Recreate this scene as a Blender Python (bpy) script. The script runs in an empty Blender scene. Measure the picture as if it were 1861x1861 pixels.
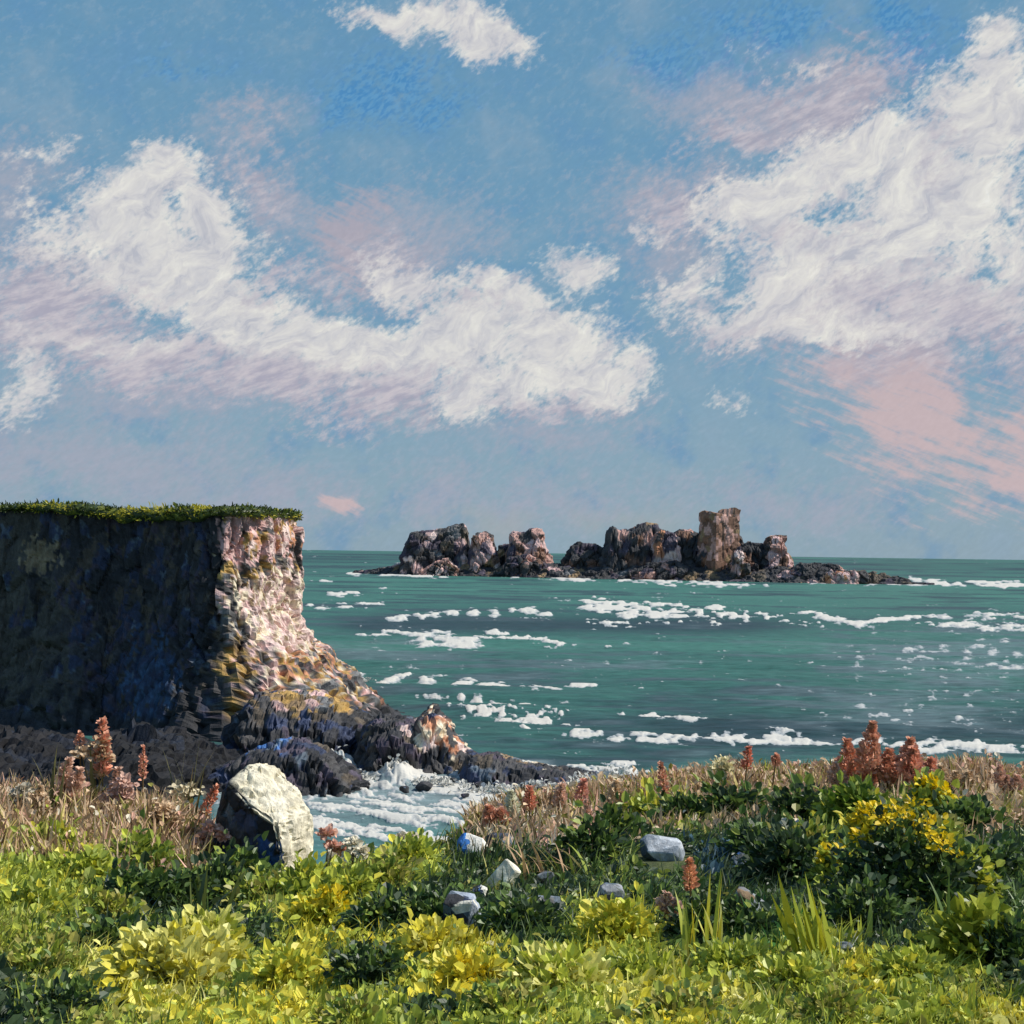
import bpy, bmesh, math, random
import numpy as np
from mathutils import Vector, Matrix

random.seed(7)
rng = np.random.default_rng(11)
scene = bpy.context.scene
COL = scene.collection

# ------------------------------------------------------------------ camera
W = 1861.0                      # the picture's own width, used for measuring
F = 2557.0                      # focal length in those pixels
EYE = Vector((0.0, 0.0, 14.0))
PITCH = math.radians(1.64)
ROLL = math.radians(0.80)
CAM = (Matrix.Rotation(math.radians(90) + PITCH, 4, 'X') @ Matrix.Rotation(ROLL, 4, 'Z'))
cd = bpy.data.cameras.new("camera")
cam = bpy.data.objects.new("camera", cd)
COL.objects.link(cam)
cd.sensor_width = 36.0
cd.lens = 36.0 * F / W
cd.clip_start = 0.05
cd.clip_end = 90000.0
cam.matrix_world = Matrix.Translation(EYE) @ CAM
scene.camera = cam
M3 = np.array(CAM.to_3x3())


def lin(r, g, b):
    def f(c):
        c /= 255.0
        return c / 12.92 if c <= 0.04045 else ((c + 0.055) / 1.055) ** 2.4
    return (f(r), f(g), f(b))


def rays(px, py):
    px = np.atleast_1d(np.asarray(px, float)); py = np.atleast_1d(np.asarray(py, float))
    d = np.stack([(px - 930.5) / F, -(py - 930.5) / F, -np.ones_like(px)], -1)
    return d @ M3.T


def P(px, py, d):
    """world point seen at (px, py) of the picture, d metres ahead"""
    r = rays(px, py)[0]
    r = r * (d / r[1])
    return Vector((r[0], r[1], r[2] + EYE.z))


def onsea(px, py, z=0.0):
    r = rays(px, py)[0]
    t = (z - EYE.z) / r[2]
    return Vector((r[0] * t, r[1] * t, z))


def topix(v):
    """world points -> picture pixels"""
    v = np.asarray(v, float) - np.array([0, 0, EYE.z])
    c = v @ M3
    return 930.5 + F * c[..., 0] / -c[..., 2], 930.5 - F * c[..., 1] / -c[..., 2]


# ------------------------------------------------------------------ sun, sky, exposure
SUN_EL, SUN_AZ = 46.0, 86.0     # azimuth measured from +Y (view direction) towards +X
sd = bpy.data.lights.new("sun", 'SUN')
sd.energy = 4.8
sd.angle = math.radians(0.6)
sd.color = (1.0, 0.955, 0.88)
sun = bpy.data.objects.new("sun", sd)
COL.objects.link(sun)
_az, _el = math.radians(SUN_AZ), math.radians(SUN_EL)
_to_sun = Vector((math.sin(_az) * math.cos(_el), math.cos(_az) * math.cos(_el), math.sin(_el)))
sun.rotation_euler = _to_sun.to_track_quat('Z', 'Y').to_euler()

scene.view_settings.view_transform = 'Standard'
scene.view_settings.look = 'None'
scene.view_settings.gamma = 1.0
scene.view_settings.exposure = 0.0
scene.view_settings.use_curve_mapping = False

world = bpy.data.worlds.new("World")
scene.world = world
world.use_nodes = True
NT = world.node_tree
NT.nodes.clear()
STRENGTH = 0.1


class G:
    """small helper for node graphs"""
    def __init__(self, tree):
        self.t = tree

    def n(self, kind, **kw):
        nd = self.t.nodes.new(kind)
        for k, v in kw.items():
            setattr(nd, k, v)
        return nd

    def link(self, a, b):
        self.t.links.new(a, b)

    def put(self, sock, v):
        if isinstance(v, bpy.types.NodeSocket):
            self.link(v, sock)
        else:
            sock.default_value = v

    def math(self, op, a, b=None, c=None, clamp=False):
        nd = self.n('ShaderNodeMath', operation=op, use_clamp=clamp)
        self.put(nd.inputs[0], a)
        if b is not None:
            self.put(nd.inputs[1], b)
        if c is not None:
            self.put(nd.inputs[2], c)
        return nd.outputs[0]

    def vmath(self, op, a, b=None, scale=None):
        nd = self.n('ShaderNodeVectorMath', operation=op)
        self.put(nd.inputs[0], a)
        if b is not None:
            self.put(nd.inputs[1], b)
        if scale is not None:
            self.put(nd.inputs['Scale'], scale)
        return nd.outputs['Value'] if op in ('LENGTH', 'DOT_PRODUCT') else nd.outputs[0]

    def noise(self, vec, scale, detail=4, rough=0.55, color=False, dist=0.0):
        nd = self.n('ShaderNodeTexNoise')
        if vec is not None:
            self.link(vec, nd.inputs['Vector'])
        nd.inputs['Scale'].default_value = scale
        nd.inputs['Detail'].default_value = detail
        nd.inputs['Roughness'].default_value = rough
        nd.inputs['Distortion'].default_value = dist
        return nd.outputs['Color'] if color else nd.outputs['Fac']

    def mapping(self, vec, scale=(1, 1, 1), rot=(0, 0, 0), loc=(0, 0, 0), kind='POINT'):
        nd = self.n('ShaderNodeMapping', vector_type=kind)
        self.link(vec, nd.inputs['Vector'])
        nd.inputs['Location'].default_value = loc
        nd.inputs['Rotation'].default_value = rot
        nd.inputs['Scale'].default_value = scale
        return nd.outputs[0]

    def range(self, v, a, b, lo=0.0, hi=1.0, smooth=True):
        nd = self.n('ShaderNodeMapRange')
        nd.interpolation_type = 'SMOOTHSTEP' if smooth else 'LINEAR'
        self.put(nd.inputs['Value'], v)
        nd.inputs['From Min'].default_value = a
        nd.inputs['From Max'].default_value = b
        nd.inputs['To Min'].default_value = lo
        nd.inputs['To Max'].default_value = hi
        return nd.outputs[0]

    def mix(self, fac, a, b, blend='MIX'):
        nd = self.n('ShaderNodeMix', data_type='RGBA', blend_type=blend)
        self.put(nd.inputs[0], fac)
        for s, v in ((nd.inputs[6], a), (nd.inputs[7], b)):
            if isinstance(v, bpy.types.NodeSocket):
                self.link(v, s)
            else:
                s.default_value = (*v[:3], 1.0)
        return nd.outputs[2]

    def ramp(self, v, stops):
        nd = self.n('ShaderNodeValToRGB')
        self.put(nd.inputs[0], v)
        el = nd.color_ramp.elements
        while len(el) > 1:
            el.remove(el[-1])
        el[0].position = stops[0][0]
        el[0].color = (*stops[0][1], 1)
        for p, c in stops[1:]:
            e = el.new(p)
            e.color = (*c, 1)
        return nd.outputs[0]


def build_sky():
    g = G(NT)
    tc = g.n('ShaderNodeTexCoord')
    sep = g.n('ShaderNodeSeparateXYZ')
    g.link(tc.outputs['Generated'], sep.inputs[0])
    X, Y, Z = sep.outputs
    az = g.math('MULTIPLY', g.math('ARCTAN2', X, Y), 57.2958)
    el = g.math('MULTIPLY', g.math('ARCSINE', Z), 57.2958)
    cmb = g.n('ShaderNodeCombineXYZ')
    g.link(az, cmb.inputs[0]); g.link(el, cmb.inputs[1])
    A = cmb.outputs[0]                       # direction in degrees
    # torn cloud edges: three sizes of turbulence
    def warp(vec, scale, amp, detail):
        c = g.noise(vec, scale, detail, 0.6, color=True)
        c = g.vmath('SUBTRACT', c, (0.5, 0.5, 0.5))
        return g.vmath('ADD', vec, g.vmath('SCALE', c, scale=amp))
    AW = warp(A, 0.22, 3.6, 2)
    AW = warp(AW, 1.2, 0.85, 2)
    def along(vec, ang, sx, sy):      # stretch a pattern along a slanting direction
        return g.mapping(vec, rot=(0, 0, ang), scale=(1 / sx, 1 / sy, 1), kind='TEXTURE')
    AS = along(A, 0.6, 1.0, 1.7)
    fine = g.noise(AS, 2.0, 6, 0.66)               # ragged wisps
    AV = warp(A, 0.8, 0.5, 1)
    speck = g.noise(along(AV, 0.6, 3.2, 6.2), 1.0, 1.6, 0.55)      # mottled flecks of vapour
    soft = g.noise(A, 0.34, 4, 0.6)
    streak = g.noise(along(A, 0.35, 0.5, 2.0), 1.6, 4, 0.62)

    def blobs(items, vec):
        out = None
        for it in items:
            px, py, rx, ry = it[:4]
            rot = it[4] if len(it) > 4 else 0.0
            k = it[5] if len(it) > 5 else 1.0
            r = rays(px, py)[0]
            r = r / np.linalg.norm(r)
            loc = (math.degrees(math.atan2(r[0], r[1])), math.degrees(math.asin(r[2])), 0)
            if out is not None:      # one blob after the other keeps the shader's stack small
                cl = g.n('ShaderNodeCombineXYZ')
                g.link(g.math('MULTIPLY_ADD', out, 1e-6, loc[0]), cl.inputs[0])
                cl.inputs[1].default_value = loc[1]
            m = g.mapping(vec, loc=loc, rot=(0, 0, math.radians(rot)),
                          scale=(math.degrees(rx / F), math.degrees(ry / F), 1), kind='TEXTURE')
            if out is not None:
                g.link(cl.outputs[0], m.node.inputs['Location'])
            v = g.math('SUBTRACT', 1.0, g.vmath('LENGTH', m))
            if k != 1.0:
                v = g.math('ADD', v, k - 1.0)
            if out is None:
                out = v
            else:
                nd = g.n('ShaderNodeMath', operation='SMOOTH_MAX')
                g.link(out, nd.inputs[0]); g.link(v, nd.inputs[1]); nd.inputs[2].default_value = 0.25
                out = nd.outputs[0]
        return out

    K = 1.0 / STRENGTH

    def c(r, gg, b, k=1.0):
        return tuple(x * K * k for x in lin(r, gg, b))

    nish = g.n('ShaderNodeTexSky', sky_type='NISHITA')
    nish.sun_disc = False
    nish.sun_elevation = math.radians(SUN_EL)
    nish.sun_rotation = math.radians(SUN_AZ)
    nish.air_density = 1.0
    nish.dust_density = 0.6
    e01 = g.range(el, 0, 60, smooth=False)
    grad = g.ramp(e01, [(0.0, c(139, 164, 180)), (0.10, c(127, 161, 183)), (0.20, c(113, 156, 184)),
                        (0.36, c(100, 149, 182)), (0.65, c(76, 130, 178)), (1.0, c(56, 108, 168))])
    base = g.mix(0.92, nish.outputs[0], grad)
    # gentle variation of the blue
    base = g.mix(g.range(soft, 0.52, 0.30, 0.0, 0.5), base, c(141, 166, 186))
    base = g.mix(g.range(soft, 0.48, 0.70, 0.0, 0.55), base, c(98, 146, 186))
    base = g.mix(g.range(fine, 0.48, 0.70, 0.0, 0.30), base, c(152, 174, 192))
    wob = g.math('SUBTRACT', fine, .5)
    deep = blobs([(1250, 110, 180, 62, -8), (1680, 95, 130, 80, 20), (690, 150, 180, 90, 10),
                  (1420, 45, 200, 60), (1640, 30, 120, 50), (800, 190, 140, 60, 0, .8), (330, 110, 300, 70, 0, .55)], AW)
    base = g.mix(g.range(g.math('ADD', deep, g.math('MULTIPLY', wob, 2.4)), 0.0, 0.9, 0, 0.75),
                 base, g.mix(g.range(speck, .4, .6), c(64, 134, 192), c(92, 152, 198)))
    # low grey-violet vapour
    low = blobs([(150, 840, 420, 120), (480, 900, 340, 80), (330, 720, 400, 70, 0), (900, 910, 420, 90, 0, .9),
                 (500, 320, 200, 130, -30, .95), (480, 220, 150, 70, 20, .85), (740, 430, 230, 130, 10), (1200, 350, 200, 80, 10), (1350, 190, 230, 70, -12, 1.1), (1240, 450, 160, 90, 0),
                 (1500, 140, 170, 80, -15, 1.1), (1800, 640, 180, 140), (1000, 800, 300, 60, 0, .8), (40, 330, 160, 160, 0, .9), (420, 210, 220, 60, 20, .6), (1450, 900, 500, 90, 0, .75)], AW)
    low = g.math('ADD', low, g.math('MULTIPLY', wob, 1.5))
    base = g.mix(g.range(low, -0.1, 0.9, 0, 0.85), base, g.mix(streak, c(152, 163, 180), c(170, 172, 188)))
    warmg = blobs([(880, 945, 130, 40), (1150, 945, 240, 50, 0, .9)], AW)
    base = g.mix(g.range(warmg, 0.0, 0.8, 0, 0.55), base, c(160, 170, 172))
    # rosy vapour
    pink = blobs([(640, 400, 90, 85), (660, 470, 110, 60, 0, .8), (1590, 130, 70, 90, 40, .9), (1540, 660, 110, 60, 20), (1630, 720, 130, 110, 0, 1), (1740, 790, 240, 110, -24, 1.15), (1650, 650, 170, 70, -20, .8),
                  (1830, 880, 150, 60, -28), (1700, 880, 150, 50, -28, .75), (628, 911, 34, 20, 0, 1.1), (1815, 500, 30, 80, 0, .7), (450, 210, 60, 60, 0, .4)], AW)
    slant = g.noise(along(A, -0.38, 0.35, 2.4), 1.1, 4, 0.6)
    pink = g.math('ADD', pink, g.math('ADD', g.math('MULTIPLY', wob, 0.8), g.math('MULTIPLY', g.math('SUBTRACT', slant, .5), 2.4)))
    base = g.mix(g.range(pink, -0.20, 0.80, 0, 0.88), base, g.mix(g.range(el, 6, 13), c(203, 181, 183), c(172, 167, 180)))
    # violet undersides of the white heaps
    under = blobs([(100, 540, 190, 100), (60, 620, 230, 60), (290, 640, 240, 50), (520, 690, 220, 60), (700, 740, 170, 60), (120, 470, 150, 50, 0, .9),
                   (1000, 740, 180, 40), (1480, 560, 260, 90), (1650, 620, 220, 80), (1760, 560, 160, 110), (560, 520, 120, 60, 0, .7), (720, 480, 120, 80, 0, .8), (1500, 170, 190, 75, 12, 1.0), (1590, 110, 70, 70, 0, .8), (1340, 235, 120, 40, 12, .8), (1250, 370, 130, 70, 0, .8), (470, 300, 100, 130, 0, .6)], AW)
    under = g.math('ADD', under, g.math('MULTIPLY', wob, 2.0))
    base = g.mix(g.range(under, -0.3, 0.8, 0, 0.90), base, g.mix(g.range(streak, .35, .65), c(166, 164, 180), c(196, 190, 198)))
    # white heaps
    white = blobs([(300, 335, 75, 75, 20), (215, 390, 190, 75, 25), (380, 420, 70, 90), (300, 470, 190, 90, 8), (430, 560, 140, 85, -20), (90, 340, 130, 60, 20, .5),
                   (560, 620, 180, 62), (700, 650, 190, 75), (840, 610, 160, 75, 20), (850, 700, 85, 95, 30), (1010, 610, 150, 75, 0),
                   (1080, 680, 110, 75), (950, 690, 130, 60), (900, 545, 180, 55, -5, .8), (200, 622, 230, 30, 0, .85), (740, 510, 130, 70, -30, .66), (1050, 480, 120, 80, 0, .58), (100, 260, 200, 50, 20, .32),
                   (1390, 370, 135, 80, 20), (1530, 290, 170, 95), (1680, 350, 200, 130), (1800, 220, 120, 110), (1815, 130, 80, 80, 0, .8), (1380, 540, 190, 75, 0), (1290, 500, 90, 50, 0, .9),
                   (1520, 470, 260, 120), (1750, 450, 190, 120), (1490, 590, 170, 50, -15), (1670, 590, 120, 60, 0, .75),
                   (870, 65, 110, 62, -20), (740, 28, 190, 46, -5, .8), (930, 100, 45, 50, 0, .8), (1815, 60, 80, 80, 0, .7), (1450, 110, 160, 40, -15, .6),
                   (1340, 715, 75, 50, 0, .62), (40, 700, 60, 120, 0, .62), (1180, 400, 90, 60, 0, .5)], AW)
    wn = g.math('ADD', g.math('MULTIPLY', wob, 1.55), g.math('MULTIPLY', g.math('SUBTRACT', speck, 0.5), 0.6))
    wd = g.math('ADD', g.math('MULTIPLY', white, 1.4), wn)
    # the same weather goes on round the rest of the sky
    around = g.noise(g.mapping(A, scale=(0.5, 1.0, 1)), 0.09, 5, 0.6)
    off = g.range(g.math('ABSOLUTE', az), 19.5, 24)
    off2 = g.math('MAXIMUM', off, g.range(el, 22, 26))
    ar = g.math('ADD', g.math('MULTIPLY', g.math('SUBTRACT', around, 0.56), 5.0), g.math('MULTIPLY', g.math('SUBTRACT', off2, 1.0), 3.0))
    ar = g.math('ADD', ar, g.math('MULTIPLY', wn, 0.6))
    wd = g.math('MAXIMUM', wd, ar)
    tone = g.noise(along(AW, 0.6, 0.6, 1.5), 0.9, 4, 0.66)
    wcol = g.ramp(tone, [(0.32, c(184, 186, 196)), (0.44, c(206, 205, 208)), (0.54, c(218, 216, 214)), (0.66, c(230, 228, 221)), (0.78, c(241, 240, 234))])
    col = g.mix(g.range(wd, -0.16, 0.58, 0, 0.95), base, wcol)
    shade = blobs([(110, 570, 170, 90), (300, 655, 260, 45), (520, 700, 210, 50), (700, 720, 160, 50, 20), (500, 500, 100, 50, 30, .8), (1000, 735, 150, 40, 0, .8), (1500, 400, 90, 110, 0, .75), (1620, 560, 170, 60), (1750, 560, 150, 90),
                   (1460, 430, 200, 40, 0, .7), (1330, 590, 160, 40, 0, .6), (1720, 290, 60, 120, 0, .6), (240, 520, 120, 40, 0, .6), (840, 560, 130, 40, 0, .7)], AW)
    shade = g.math('ADD', shade, g.math('MULTIPLY', wob, 2.2))
    col = g.mix(g.range(shade, -0.2, 0.9, 0, 0.80), col, g.mix(g.range(streak, .35, .65), c(172, 170, 186), c(200, 194, 201)))
    # grain of the whole vapour
    col = g.vmath('SCALE', col, scale=g.range(speck, 0.2, 0.8, 0.965, 1.035, smooth=False))
    # below the horizon (only met by bounced light)
    bg = g.n('ShaderNodeBackground')
    g.link(col, bg.inputs[0])
    bg.inputs[1].default_value = STRENGTH
    out = g.n('ShaderNodeOutputWorld')
    g.link(bg.outputs[0], out.inputs[0])


build_sky()

# ------------------------------------------------------------------ numpy noise
_perm = rng.permutation(4096)


def _h(ix, iy, iz=0):
    a = _perm[(ix & 4095)]
    a = _perm[(a + iy) & 4095]
    a = _perm[(a + iz) & 4095]
    return a


def vnoise(x, y, z=None):
    if z is None:
        z = np.zeros_like(x)
    xi, yi, zi = (np.floor(a).astype(np.int64) for a in (x, y, z))
    fx, fy, fz = x - xi, y - yi, z - zi
    fx, fy, fz = (a * a * a * (a * (a * 6 - 15) + 10) for a in (fx, fy, fz))
    r = 0
    for dx in (0, 1):
        for dy in (0, 1):
            for dz in (0, 1):
                w = (fx if dx else 1 - fx) * (fy if dy else 1 - fy) * (fz if dz else 1 - fz)
                r = r + w * (_h(xi + dx, yi + dy, zi + dz) / 4095.0)
    return r


def fbm(x, y, z=None, octaves=4, gain=0.5):
    if z is None:
        z = np.zeros_like(x)
    s, a, tot = 0.0, 1.0, 0.0
    for k in range(octaves):
        s = s + a * vnoise(x + 17.3 * k, y + 9.1 * k, z + 5.7 * k)
        tot += a
        a *= gain
        x, y, z = x * 2.03, y * 2.03, z * 2.03
    return s / tot          # 0..1


def cells(x, y, z, jitter=0.95, delta=False):
    """F1, F2 and the id of the nearest cell"""
    xi, yi, zi = (np.floor(a).astype(np.int64) for a in (x, y, z))
    f1 = np.full(x.shape, 9.0); f2 = np.full(x.shape, 9.0); cid = np.zeros(x.shape, np.int64)
    ox = np.zeros(x.shape); oz = np.zeros(x.shape)
    for dx in (-1, 0, 1):
        for dy in (-1, 0, 1):
            for dz in (-1, 0, 1):
                cx, cy, cz = xi + dx, yi + dy, zi + dz
                h = _h(cx, cy, cz)
                px = cx + 0.5 + jitter * (_perm[h] / 4095.0 - .5)
                py = cy + 0.5 + jitter * (_perm[(h + 1013) & 4095] / 4095.0 - .5)
                pz = cz + 0.5 + jitter * (_perm[(h + 2311) & 4095] / 4095.0 - .5)
                d = np.sqrt((px - x) ** 2 + (py - y) ** 2 + (pz - z) ** 2)
                near = d < f1
                f2 = np.where(near, f1, np.minimum(f2, d))
                cid = np.where(near, h, cid)
                if delta:
                    ox = np.where(near, x - px, ox); oz = np.where(near, z - pz, oz)
                f1 = np.where(near, d, f1)
    return (f1, f2, cid, ox, oz) if delta else (f1, f2, cid)


def rnd(cid, k):
    return _perm[(cid + 733 * k) & 4095] / 4095.0


def smooth(a, b, x):
    t = np.clip((x - a) / (b - a), 0, 1)
    return t * t * (3 - 2 * t)


# ------------------------------------------------------------------ mesh helpers
def mesh_np(name, verts, faces, mat, parent=None, tint=None, domain='FACE', smooth_shade=False, loc=None):
    verts = np.asarray(verts, np.float32).reshape(-1, 3)
    faces = np.asarray(faces, np.int32)
    k = faces.shape[1]
    if loc is not None:
        verts = verts - np.array(loc, np.float32)
    me = bpy.data.meshes.new(name)
    me.vertices.add(len(verts))
    me.vertices.foreach_set('co', verts.ravel())
    me.loops.add(faces.size)
    me.loops.foreach_set('vertex_index', faces.ravel())
    me.polygons.add(len(faces))
    me.polygons.foreach_set('loop_start', np.arange(0, faces.size, k, dtype=np.int32))
    me.update(calc_edges=True)
    me.polygons.foreach_set('use_smooth', np.full(len(faces), smooth_shade))
    if tint is not None:
        at = me.attributes.new('tint', 'FLOAT_COLOR', domain)
        t = np.ones((len(tint), 4), np.float32)
        t[:, :3] = tint
        at.data.foreach_set('color', t.ravel())
    me.materials.append(mat)
    o = bpy.data.objects.new(name, me)
    COL.objects.link(o)
    if parent is not None:
        o.parent = parent
    elif loc is not None:
        o.location = loc
    return o


def grid_faces(nu, nv):
    i = np.arange(nu - 1)[:, None] * nv + np.arange(nv - 1)[None, :]
    i = i.ravel()
    return np.stack([i, i + nv, i + nv + 1, i + 1], -1)


def tag(o, label=None, cat=None, group=None, kind=None):
    if label: o['label'] = label
    if cat: o['category'] = cat
    if group: o['group'] = group
    if kind: o['kind'] = kind
    return o


def empty(name, loc, label=None, cat=None, group=None):
    o = bpy.data.objects.new(name, None)
    o.empty_display_size = 0.2
    COL.objects.link(o)
    o.location = loc
    return tag(o, label, cat, group)


# ------------------------------------------------------------------ materials
def material(name):
    m = bpy.data.materials.new(name)
    m.use_nodes = True
    m.node_tree.nodes.clear()
    g = G(m.node_tree)
    out = g.n('ShaderNodeOutputMaterial')
    return m, g, out


def principled(g, **kw):
    b = g.n('ShaderNodeBsdfPrincipled')
    for k, v in kw.items():
        g.put(b.inputs[k], v)
    return b


def tint_of(g):
    return g.n('ShaderNodeAttribute', attribute_name='tint').outputs['Color']


def rock_material(name, scale=1.0, bump=0.5, dist=0.15):
    m, g, out = material(name)
    co = g.n('ShaderNodeTexCoord').outputs['Object']
    t = tint_of(g)
    n1 = g.noise(co, 1.1 * scale, 6, 0.65)
    n2 = g.noise(g.mapping(co, scale=(1, 1, 0.35)), 5.0 * scale, 5, 0.7)
    c = g.vmath('SCALE', t, scale=g.range(n1, 0.25, 0.75, 0.55, 1.45, smooth=False))
    c = g.vmath('SCALE', c, scale=g.range(n2, 0.25, 0.75, 0.6, 1.4, smooth=False))
    bp = g.n('ShaderNodeBump')
    bp.inputs['Strength'].default_value = bump
    bp.inputs['Distance'].default_value = dist
    h = g.math('ADD', n2, g.math('MULTIPLY', n1, 1.5))
    g.link(h, bp.inputs['Height'])
    b = principled(g, Roughness=0.75)
    b.inputs['Specular IOR Level'].default_value = 0.35
    g.link(c, b.inputs['Base Color'])
    g.link(bp.outputs[0], b.inputs['Normal'])
    g.link(b.outputs[0], out.inputs[0])
    return m


def leaf_material(name, trans=0.25, rough=0.45, spec=0.4):
    m, g, out = material(name)
    co = g.n('ShaderNodeTexCoord').outputs['Object']
    t = tint_of(g)
    n1 = g.noise(co, 30.0, 3, 0.6)
    c = g.vmath('SCALE', t, scale=g.range(n1, 0.25, 0.75, 0.75, 1.25, smooth=False))
    b = principled(g, Roughness=rough)
    b.inputs['Specular IOR Level'].default_value = spec
    g.link(c, b.inputs['Base Color'])
    tr = g.n('ShaderNodeBsdfTranslucent')
    g.link(c, tr.inputs[0])
    mx = g.n('ShaderNodeMixShader')
    mx.inputs[0].default_value = trans
    g.link(b.outputs[0], mx.inputs[1]); g.link(tr.outputs[0], mx.inputs[2])
    g.link(mx.outputs[0], out.inputs[0])
    return m


ROCK = rock_material('sea_rock')
ROCK_FAR = rock_material('island_rock', 0.22, 0.6, 0.8)
STONE = rock_material('weathered_stone', 6.0, 0.5, 0.03)
LEAF = leaf_material('leaf')
DRY = leaf_material('dry_plant', 0.15, 0.7, 0.2)

# ------------------------------------------------------------------ sea
def build_sea():
    f_in = np.arange(-40, 1905, 2.0)
    left = -40 - np.cumsum(np.linspace(4, 60, 60))[::-1]
    right = 1905 + np.cumsum(np.linspace(4, 60, 60))
    us = (np.concatenate([left, f_in, right]) - 930.5) / F
    below = np.concatenate([np.array([0.9, 1.3, 1.8, 2.4, 3.0, 3.7]), np.arange(4.5, 600, 1.5), np.geomspace(602, 2400, 25)])
    ys = EYE.z * F / below
    Yg, Ug = np.meshgrid(ys, us, indexing='ij')
    Xg = Ug * Yg
    px, py = topix(np.stack([Xg, Yg, np.zeros_like(Xg)], -1))
    B = np.broadcast_to(below[:, None], Xg.shape)
    lg = np.log(Yg)
    # --- foam cover
    foam = np.full(Xg.shape, -1.0)
    wob = (fbm(px / 36, py / 7, octaves=4) - .5)
    wob2 = (fbm(px / 12, py / 3.0 + 40, octaves=3) - .5)

    def dab(x, y, w, h, ang=0.0, k=1.0, rough=1.0):
        nonlocal foam
        dx, dy = px - x, py - y
        a = math.radians(ang)
        u = dx * math.cos(a) + dy * math.sin(a)
        v = -dx * math.sin(a) + dy * math.cos(a)
        e = k - .16 - np.sqrt((u / w) ** 2 + (v / (h * .74)) ** 2) + rough * (1.2 * wob + 1.9 * wob2)
        foam = np.maximum(foam, e)

    # surf along the island's foot
    for x, y, w, h in ((700, 1046, 55, 4), (770, 1048, 40, 4), (950, 1048, 60, 5), (1040, 1052, 45, 5), (1110, 1045, 75, 10), (1150, 1051, 70, 9), (1200, 1048, 40, 6),
                       (1250, 1058, 90, 9), (1300, 1062, 80, 6), (1380, 1048, 50, 8), (1420, 1054, 50, 6), (1500, 1056, 40, 7), (1580, 1058, 50, 8), (1640, 1062, 70, 5),
                       (1690, 1058, 55, 10), (1730, 1062, 30, 6), (1820, 1064, 50, 7), (1790, 1058, 40, 4), (1850, 1062, 40, 9), (650, 1043, 40, 3)):
        dab(x, y, w, h, 1.5, 1.0, 1.2)
    # far scattered caps
    for x, y, w, h in ((700, 1070, 25, 3), (620, 1080, 22, 6), (640, 1078, 12, 4), (585, 1056, 22, 3), (562, 1100, 30, 4), (660, 1098, 60, 3), (620, 1105, 40, 4), (540, 1070, 18, 3), (590, 1106, 26, 4)):
        dab(x, y, w, h, 1, .9, 1.3)
    # breaking lines
    for x, y, w, h in ((725, 1123, 26, 7), (765, 1120, 22, 7), (790, 1118, 12, 8), (822, 1115, 15, 9), (860, 1115, 13, 11), (900, 1114, 15, 10), (930, 1110, 8, 6), (960, 1110, 17, 11), (990, 1118, 22, 5)):
        dab(x, y, w, h, -4, 1.0, 1.0)
    for x, y, w, h, a in ((1095, 1104, 55, 18, 10), (1150, 1115, 60, 18, -12), (1185, 1118, 30, 14, 15), (1070, 1095, 25, 10, 0), (1120, 1096, 50, 6, 0)):
        dab(x, y, w, h, a, 1.05, 1.5)
    for x, y, w, h in ((1235, 1115, 30, 14), (1275, 1118, 26, 14), (1310, 1112, 30, 16), (1340, 1120, 24, 12), (1400, 1124, 30, 10), (1430, 1130, 30, 6)):
        dab(x, y, w, h, 5, .85, 2.2)
    for x, y, w, h, a in ((1500, 1122, 40, 10, 14), (1540, 1130, 34, 7, 14), (1600, 1128, 50, 6, -5), (1650, 1124, 60, 6, -5), (1720, 1122, 50, 8, -2), (1790, 1118, 60, 10, -2), (1850, 1122, 30, 7, 0), (1750, 1136, 60, 8, 0), (1830, 1140, 50, 10, 0)):
        dab(x, y, w, h, a, 1.0, 1.2)
    for x, y, w, h, a in ((760, 1155, 60, 7, 5), (775, 1168, 32, 10, 2), (825, 1168, 55, 14, 8), (850, 1172, 30, 9, 0), (690, 1156, 40, 3, 0), (800, 1150, 40, 4, 8)):
        dab(x, y, w, h, a, 1.08, 1.0)
    for x, y, w, h, a in ((930, 1160, 70, 7, 5), (990, 1168, 60, 4, 5), (900, 1152, 30, 6, 5)):
        dab(x, y, w, h, a, .85, 2.0)
    for x, y, w, h, a in ((650, 1230, 18, 8, 0), (710, 1233, 24, 9, -5), (775, 1234, 22, 10, -12), (838, 1238, 32, 11, -8), (893, 1242, 36, 10, 0), (970, 1250, 26, 10, 8), (1000, 1255, 22, 4, 5), (740, 1226, 14, 4, -20), (1050, 1243, 30, 4, 0)):
        dab(x, y, w, h, a, 1.08, .9)
    for x, y, w, h in ((790, 1266, 36, 3), (835, 1268, 18, 4), (868, 1270, 18, 5), (895, 1272, 12, 4), (915, 1274, 15, 5), (950, 1277, 20, 4)):
        dab(x, y, w, h, 3, 1.0, 1.0)
    for x, y, w, h in ((930, 1300, 80, 10), (960, 1306, 60, 10), (890, 1296, 50, 7), (1005, 1300, 20, 5)):
        dab(x, y, w, h, 3, .72, 2.4)
    dab(955, 1320, 9, 7, 0, 1.0, .8)
    for x, y, w, h in ((1135, 1300, 16, 5), (1185, 1303, 26, 6), (1240, 1308, 40, 7), (1250, 1312, 20, 9)):
        dab(x, y, w, h, 3, 1.0, 1.0)
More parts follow.
